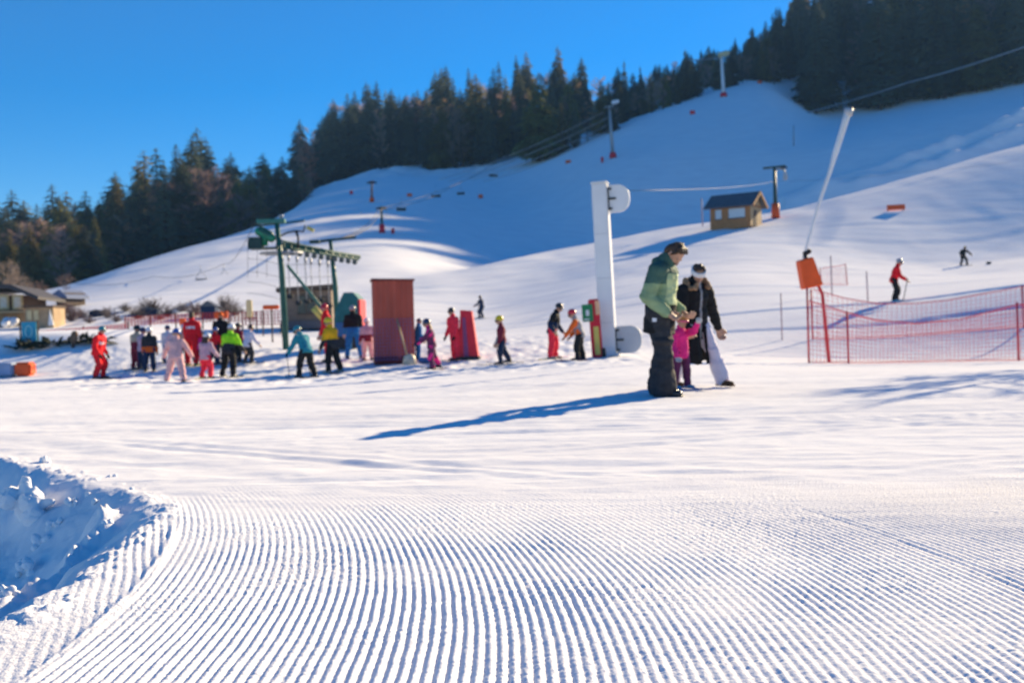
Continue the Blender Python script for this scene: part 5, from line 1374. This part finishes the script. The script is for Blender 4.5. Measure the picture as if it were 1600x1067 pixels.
MB().prism([(-6.5, hz * 1.0), (.5, hz * 1.0), (2.0, hz * .70), (2.0, hz * .78), (.6, hz * 1.10), (-6.5, hz * 1.10)], 6.6, Matrix.Translation((0, 2.2, 0))).build('roof', mat('dark_roof_tiles', (.06, .055, .06), .7, .2), house)
MB().box((-1.2, 2, hz * 1.15), (.5, .5, hz * .25)).build('chimney', M_STONE, house)
g = ground_d(62, 52); ux = g.y / F
an_ = thing('low_annexe', g, 'low tan annexe with a white gable beside the timber house', 'shed', rz=R(8))
MB().box((0, 1, .55), (42 * ux, 2, 1.1)).build('wall', M_STONE, an_)
MB().box((0, .9, 1.14), (46 * ux, 2.3, .09)).build('roof', M_WOODD, an_)
MB().prism([(14 * ux, .15), (22 * ux, .15), (17 * ux, .95)], .1, Matrix.Translation((0, -.1, 0))).build('gable', M_WHITEP, an_)
for x in (-14, -4): MB().box((x * ux, -.03, .7), (7 * ux, .08, .5)).build('window', M_CREAM, an_)
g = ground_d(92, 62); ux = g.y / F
an_ = thing('shaded_roof_shed', g, 'small shed with a blue shaded snowy roof behind the annexe', 'shed', rz=R(-20))
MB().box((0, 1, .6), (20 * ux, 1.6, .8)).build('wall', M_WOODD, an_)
MB().prism([(-14 * ux, .8), (15 * ux, .62), (15 * ux, .76), (0, 1.2), (-14 * ux, .95)], 1.9, Matrix.Translation((0, 1, 0))).build('roof', mat('shade_blue_roof', (.16, .20, .32), .6), an_)  # snowy roof with the blue of its shade put into the base colour
# row of snow-covered cars or rocks by the house: pale mounds
for k, (px, py, w, h, lab) in enumerate(((12, 512, 22, 22, 'large pale snow mound beside the cyan banner'), (72, 507, 18, 16, 'pale snow mound behind the cyan banner'), (30, 506, 14, 15, 'small pale snow mound below the house windows'))):
    g = ground(px, py, 48); ux = g.y / F; r_ = random.Random(k)
    q = MB()
    for z in range(7): q.ball((r_.uniform(-.35, .35) * w * ux, r_.uniform(-.3, .3), h * ux * r_.uniform(.1, .55)), w * ux * r_.uniform(.22, .36), (1, 1, .9), 10)
    o = fused('snow_mound', q, [SNOW], None, .05, None, 2); o.location = g
    tag(o, lab, 'snow mound')
# cyan banner on its stand
g = ground(46, 538, 37); ux = g.y / F
bn = thing('cyan_banner', g, 'cyan cloth banner with a pale emblem on a dark stand at the snow bank', 'banner', rz=R(5))
MB().box((0, 0, 19 * ux), (22 * ux, .04, 32 * ux)).build('cloth', M_CYAN, bn)
e_ = MB().tube([Vector((math.cos(a) * 5 * ux, -.03, 20 * ux + math.sin(a) * 9 * ux)) for a in np.linspace(0, 6.283, 17)], .03, 5).build('emblem', mat('pale_cyan', (.30, .62, .70), .7), bn)
for x in (-13, 13): MB().tube([(x * ux, 0, -.1), (x * ux, 0, 37 * ux)], .03, 6).build('post', M_WOODD, bn)
MB().box((0, 0, .06), (34 * ux, .4, .1)).build('base', M_DARK, bn)
# lying boughs and a post on the bank
def boughs(px, py, d, wpx, n, label):
    g = ground(px, py, d); ux = g.y / F; r_ = random.Random(int(px)); q = MB()
    for k in range(n):
        x = r_.uniform(-.5, .5) * wpx * ux; dd = Vector((r_.uniform(-1, 1), r_.uniform(-.6, .3), r_.uniform(.0, .5))).normalized()
        leaf(q, Vector((x, r_.uniform(-.2, .2), r_.uniform(.02, .12))), dd, dd.cross(Vector((0, 0, 1))).normalized(), r_.uniform(.3, .7), .10, .3)
    tag(q.build('brush_pile', M_BOUGH, None, False, g), label, 'brush pile')
boughs(45, 545, 36.2, 48, 46, 'dark fir boughs heaped at the foot of the cyan banner')
boughs(80, 541, 36.5, 22, 24, 'small heap of dark boughs beside the cyan banner')
boughs(138, 536, 36.8, 60, 70, 'long heap of dark fir boughs along the snow bank behind the red-suited skier')
g = ground(114, 543, 36.5); ux = g.y / F
st = thing('wrapped_stake', g, 'short stake with a dark wrapped top standing in the boughs', 'stake')
MB().tube([(0, 0, -.1), (0, 0, 22 * ux)], .06, 8).build('stake', M_WOODD, st, True)
MB().cap((0.02, 0, 12 * ux), .13, (.08, 0, 21 * ux), .12).build('wrapping', mat('brown_sacking', (.16, .10, .06), .9), st, True)

# --- red and orange fencing beyond the waiting group
def strip(pts, d, hpx, m, label, posts=4):
    g = P(*pts[0], d); g = ground_d(pts[0][0], d)
    o = thing('snow_fence', g, label, 'fence', 'low fences below the slope')
    w = [P(x, y, d) - g for x, y in pts]; hh = hpx * d / F; q = MB()
    for k in range(5): q.tube([p_ + Vector((0, 0, -hh * k / 4)) for p_ in w], .018, 4)
    n = int((w[-1].x - w[0].x) / .16)
    for k in range(n):
        t = k / n * (len(w) - 1); i = int(t); p_ = w[i].lerp(w[min(i + 1, len(w) - 1)], t - i)
        q.tube([p_, p_ - Vector((0, 0, hh))], .022, 4)
    q.build('netting', m, o)
    for k in range(posts):
        t = k / (posts - 1) * (len(w) - 1); i = min(int(t), len(w) - 2); p_ = w[i].lerp(w[i + 1], t - i)
        zz = Hs(g.x + p_.x, g.y + p_.y) - g.z
        MB().tube([Vector((p_.x, p_.y + .03, zz - .1)), p_ + Vector((0, .03, .08))], .035, 6).build('post', M_WOODD, o)
strip([(-20, 528), (60, 517), (130, 512), (200, 506)], 44, 9, M_REDNET, 'low red net fence in front of the timber house')
strip([(195, 496), (260, 492), (330, 489), (400, 489)], 47, 13, mat('orange_red_net', (.68, .07, .05), .6), 'orange red net fence behind the waiting group', 6)
strip([(378, 487), (410, 487), (440, 486)], 45, 20, mat('maroon_rail', (.32, .03, .06), .6), 'maroon slatted fence beside the drag lift mast', 3)
for px, py, w, h, d, m, lab in ((286, 503, 9, 12, 42, M_ORANGE, 'orange square pad behind the waiting children'), (347, 492, 21, 11, 40, M_ORANGE, 'orange red pad above the person in the red hat'), (425, 480, 25, 7, 40, M_ORANGE, 'orange strip of padding beside the drag lift mast'), (391, 482, 9, 27, 42, M_CREAM, 'cream upright post pad beside the fence')):
    g = ground_d(px, d); ux = d / F; zt = P(px, py, d).z - g.z
    o = thing('pad_on_stake', g, lab, 'pad')
    MB().box((0, 0, zt), (w * ux, .15, h * ux), bevel=.03).build('padding', m, o)
    MB().tube([(0, .1, -.1), (0, .1, zt)], .035, 6).build('stake', M_WOODD, o)
for px, d, w, h, lab in ((325, 56, 22, 28, 'small blue grey shed roof behind the bushes'), (150, 58, 20, 12, 'low dark blue shed between the bushes'), (232, 58, 26, 13, 'low dark shed behind the orange red fence')):
    g = ground_d(px, d); ux = d / F
    o = thing('small_shed', g, lab, 'shed', rz=R(px % 20))
    MB().box((0, .5, h * ux * .35), (w * ux, 1, h * ux * .7)).build('wall', C_NAVY, o)
    MB().prism([(-w * ux * .6, h * ux * .68), (w * ux * .6, h * ux * .68), (0, h * ux)], 1.2, Matrix.Translation((0, .5, 0))).build('roof', M_ROOF, o)

# --- bare bushes along the foot of the left slope, and two bare trees by the house
def bush_mesh(seed):
    r = random.Random(seed); q = MB()
    for k in range(70):
        a = r.uniform(0, 6.28); e = r.uniform(.35, 1.5); L = r.uniform(.5, 1.0)
        d = Vector((math.cos(a) * math.cos(e), math.sin(a) * math.cos(e), math.sin(e)))
        q.tube([(d.x * .05, d.y * .05, -.02), d * L * .5, d * L + Vector((0, 0, .05))], [.012, .008, .003], 3, caps=False)
        for j in range(9):
            b = d * L * r.uniform(.3, 1); d2 = (d + Vector((r.uniform(-1, 1), r.uniform(-1, 1), r.uniform(-.4, 1)))).normalized(); s = d2.cross(Vector((r.uniform(-1, 1), r.uniform(-1, 1), .3))).normalized() * .010
            q.add([b - s, b + s, b + d2 * r.uniform(.15, .4)], [(0, 1, 2)])
    return q.mesh('bush', M_BUSH)
BM = [bush_mesh(s) for s in (1, 2, 3)]
for k, (px, d, h) in enumerate(((112, 56, 30), (128, 58, 22), (168, 57, 24), (196, 60, 18), (215, 56, 26), (238, 59, 34), (262, 57, 22), (284, 60, 20), (306, 58, 30), (352, 60, 34), (366, 58, 22), (140, 54, 16), (182, 54, 16), (250, 55, 16), (102, 60, 26))):
    g = ground_d(px, d); o = link_mesh('bare_bush', BM[k % 3], None, g)
    s_ = h * .8 * d / F; o.scale = (s_ * 1.3, s_ * 1.3, s_); o.rotation_euler = (0, 0, rng.uniform(0, 6.28))
    tag(o, 'bare brown bush, one of the row at the foot of the sunlit slope', 'bush', 'bare bushes below the sunlit slope')
PALE = bare_meshes(77, mat('pale_tan_twigs', (.40, .30, .22), .85, .3, 1.5), .26, .8, .08, M_PALEBARK, 40)
PALE2 = bare_meshes(78, mat('brown_tan_twigs', (.30, .19, .14), .85, .3, 1.5), .30, .7, .08, M_PALEBARK, 40)
for px, d, top, ms, lab in ((8, 72, 408, PALE, 'pale bare tree rising above the roof of the timber house'), (102, 92, 428, PALE2, 'small brown bare tree at the end of the sunlit slope'), (55, 75, 440, PALE2, 'low bare tree over the roof ridge of the timber house')):
    g = ground_d(px, d); h = (proj(g)[1] - top) * d / F
    o = thing('bare_tree', g, lab, 'tree'); o.scale = (h * 1.2, h * 1.2, h)
    link_mesh('trunk', ms[0], o); link_mesh('crown', ms[1], o)

# --- blocks of snow in the hollow
def snow_block(px, py, d, w, h, seed, label, n=9, spike=0.0):
    g = ground(px, py, d, .8, 1.2); r_ = random.Random(seed); q = MB()
    for k in range(n):
        q.ball((r_.uniform(-.5, .5) * w, r_.uniform(-.35, .35) * w, r_.uniform(0, .75) * h), r_.uniform(.16, .34) * w, (1, 1, r_.uniform(.6, 1.1)), 8, (r_.uniform(0, 3), r_.uniform(0, 3), 0))
    if spike: q.cap((-.1 * w, 0, .3 * h), .22 * w, (-.02 * w, 0, h), .10 * w); q.cap((.1 * w, 0, .3 * h), .2 * w, (.62 * w, -.05, .42 * h), .07 * w)
    o = fused('snow_block', q, [SNOW], None, max(.004, w * .022), None, 3); o.location = g - Vector((0, 0, .02))
    for v in o.data.vertices:
        c = v.co; k_ = float(fbm(np.array([c.x * 16 + seed]), np.array([c.y * 16 + c.z * 19]))[0]); v.co = c * (1 + .09 * k_)
    tag(o, label, 'snow block', 'lumps of snow in the hollow')
snow_block(44, 798, 4.9, .25, .22, 1, 'biggest lump of snow in the hollow, with a peaked top', 10, 1)
for k, (px, py, d, w) in enumerate(((66, 775, 5.2, .045), (42, 836, 4.3, .10), (6, 858, 4.0, .08), (62, 815, 4.5, .09), (84, 806, 4.6, .07), (112, 788, 4.9, .07), (140, 772, 5.1, .055), (36, 828, 4.4, .06), (168, 815, 4.5, .05), (205, 765, 5.3, .04), (150, 785, 4.9, .05), (172, 745, 5.6, .05), (70, 722, 6.2, .08))):
    snow_block(px, py, d, w, w * .9, 10 + k, ['small lump of snow just beside the peaked one', 'pale rounded lump of snow below the peaked one', 'pale lump of snow at the edge of the picture', 'thick lump in the ridge of snow crossing the hollow', 'middle lump of the ridge of snow crossing the hollow',
               'upper lump of the ridge of snow crossing the hollow', 'last small lump of the ridge of snow crossing the hollow', 'lump at the lower end of the snow ridge in the hollow', 'lump of snow near the groomed edge of the hollow', 
               'small lump under the tip of the hollow', 'small lump between the snow ridge and the far rim', 'crumbled lump on the far rim of the hollow', 'flat lump at the top end of the hollow'][k])
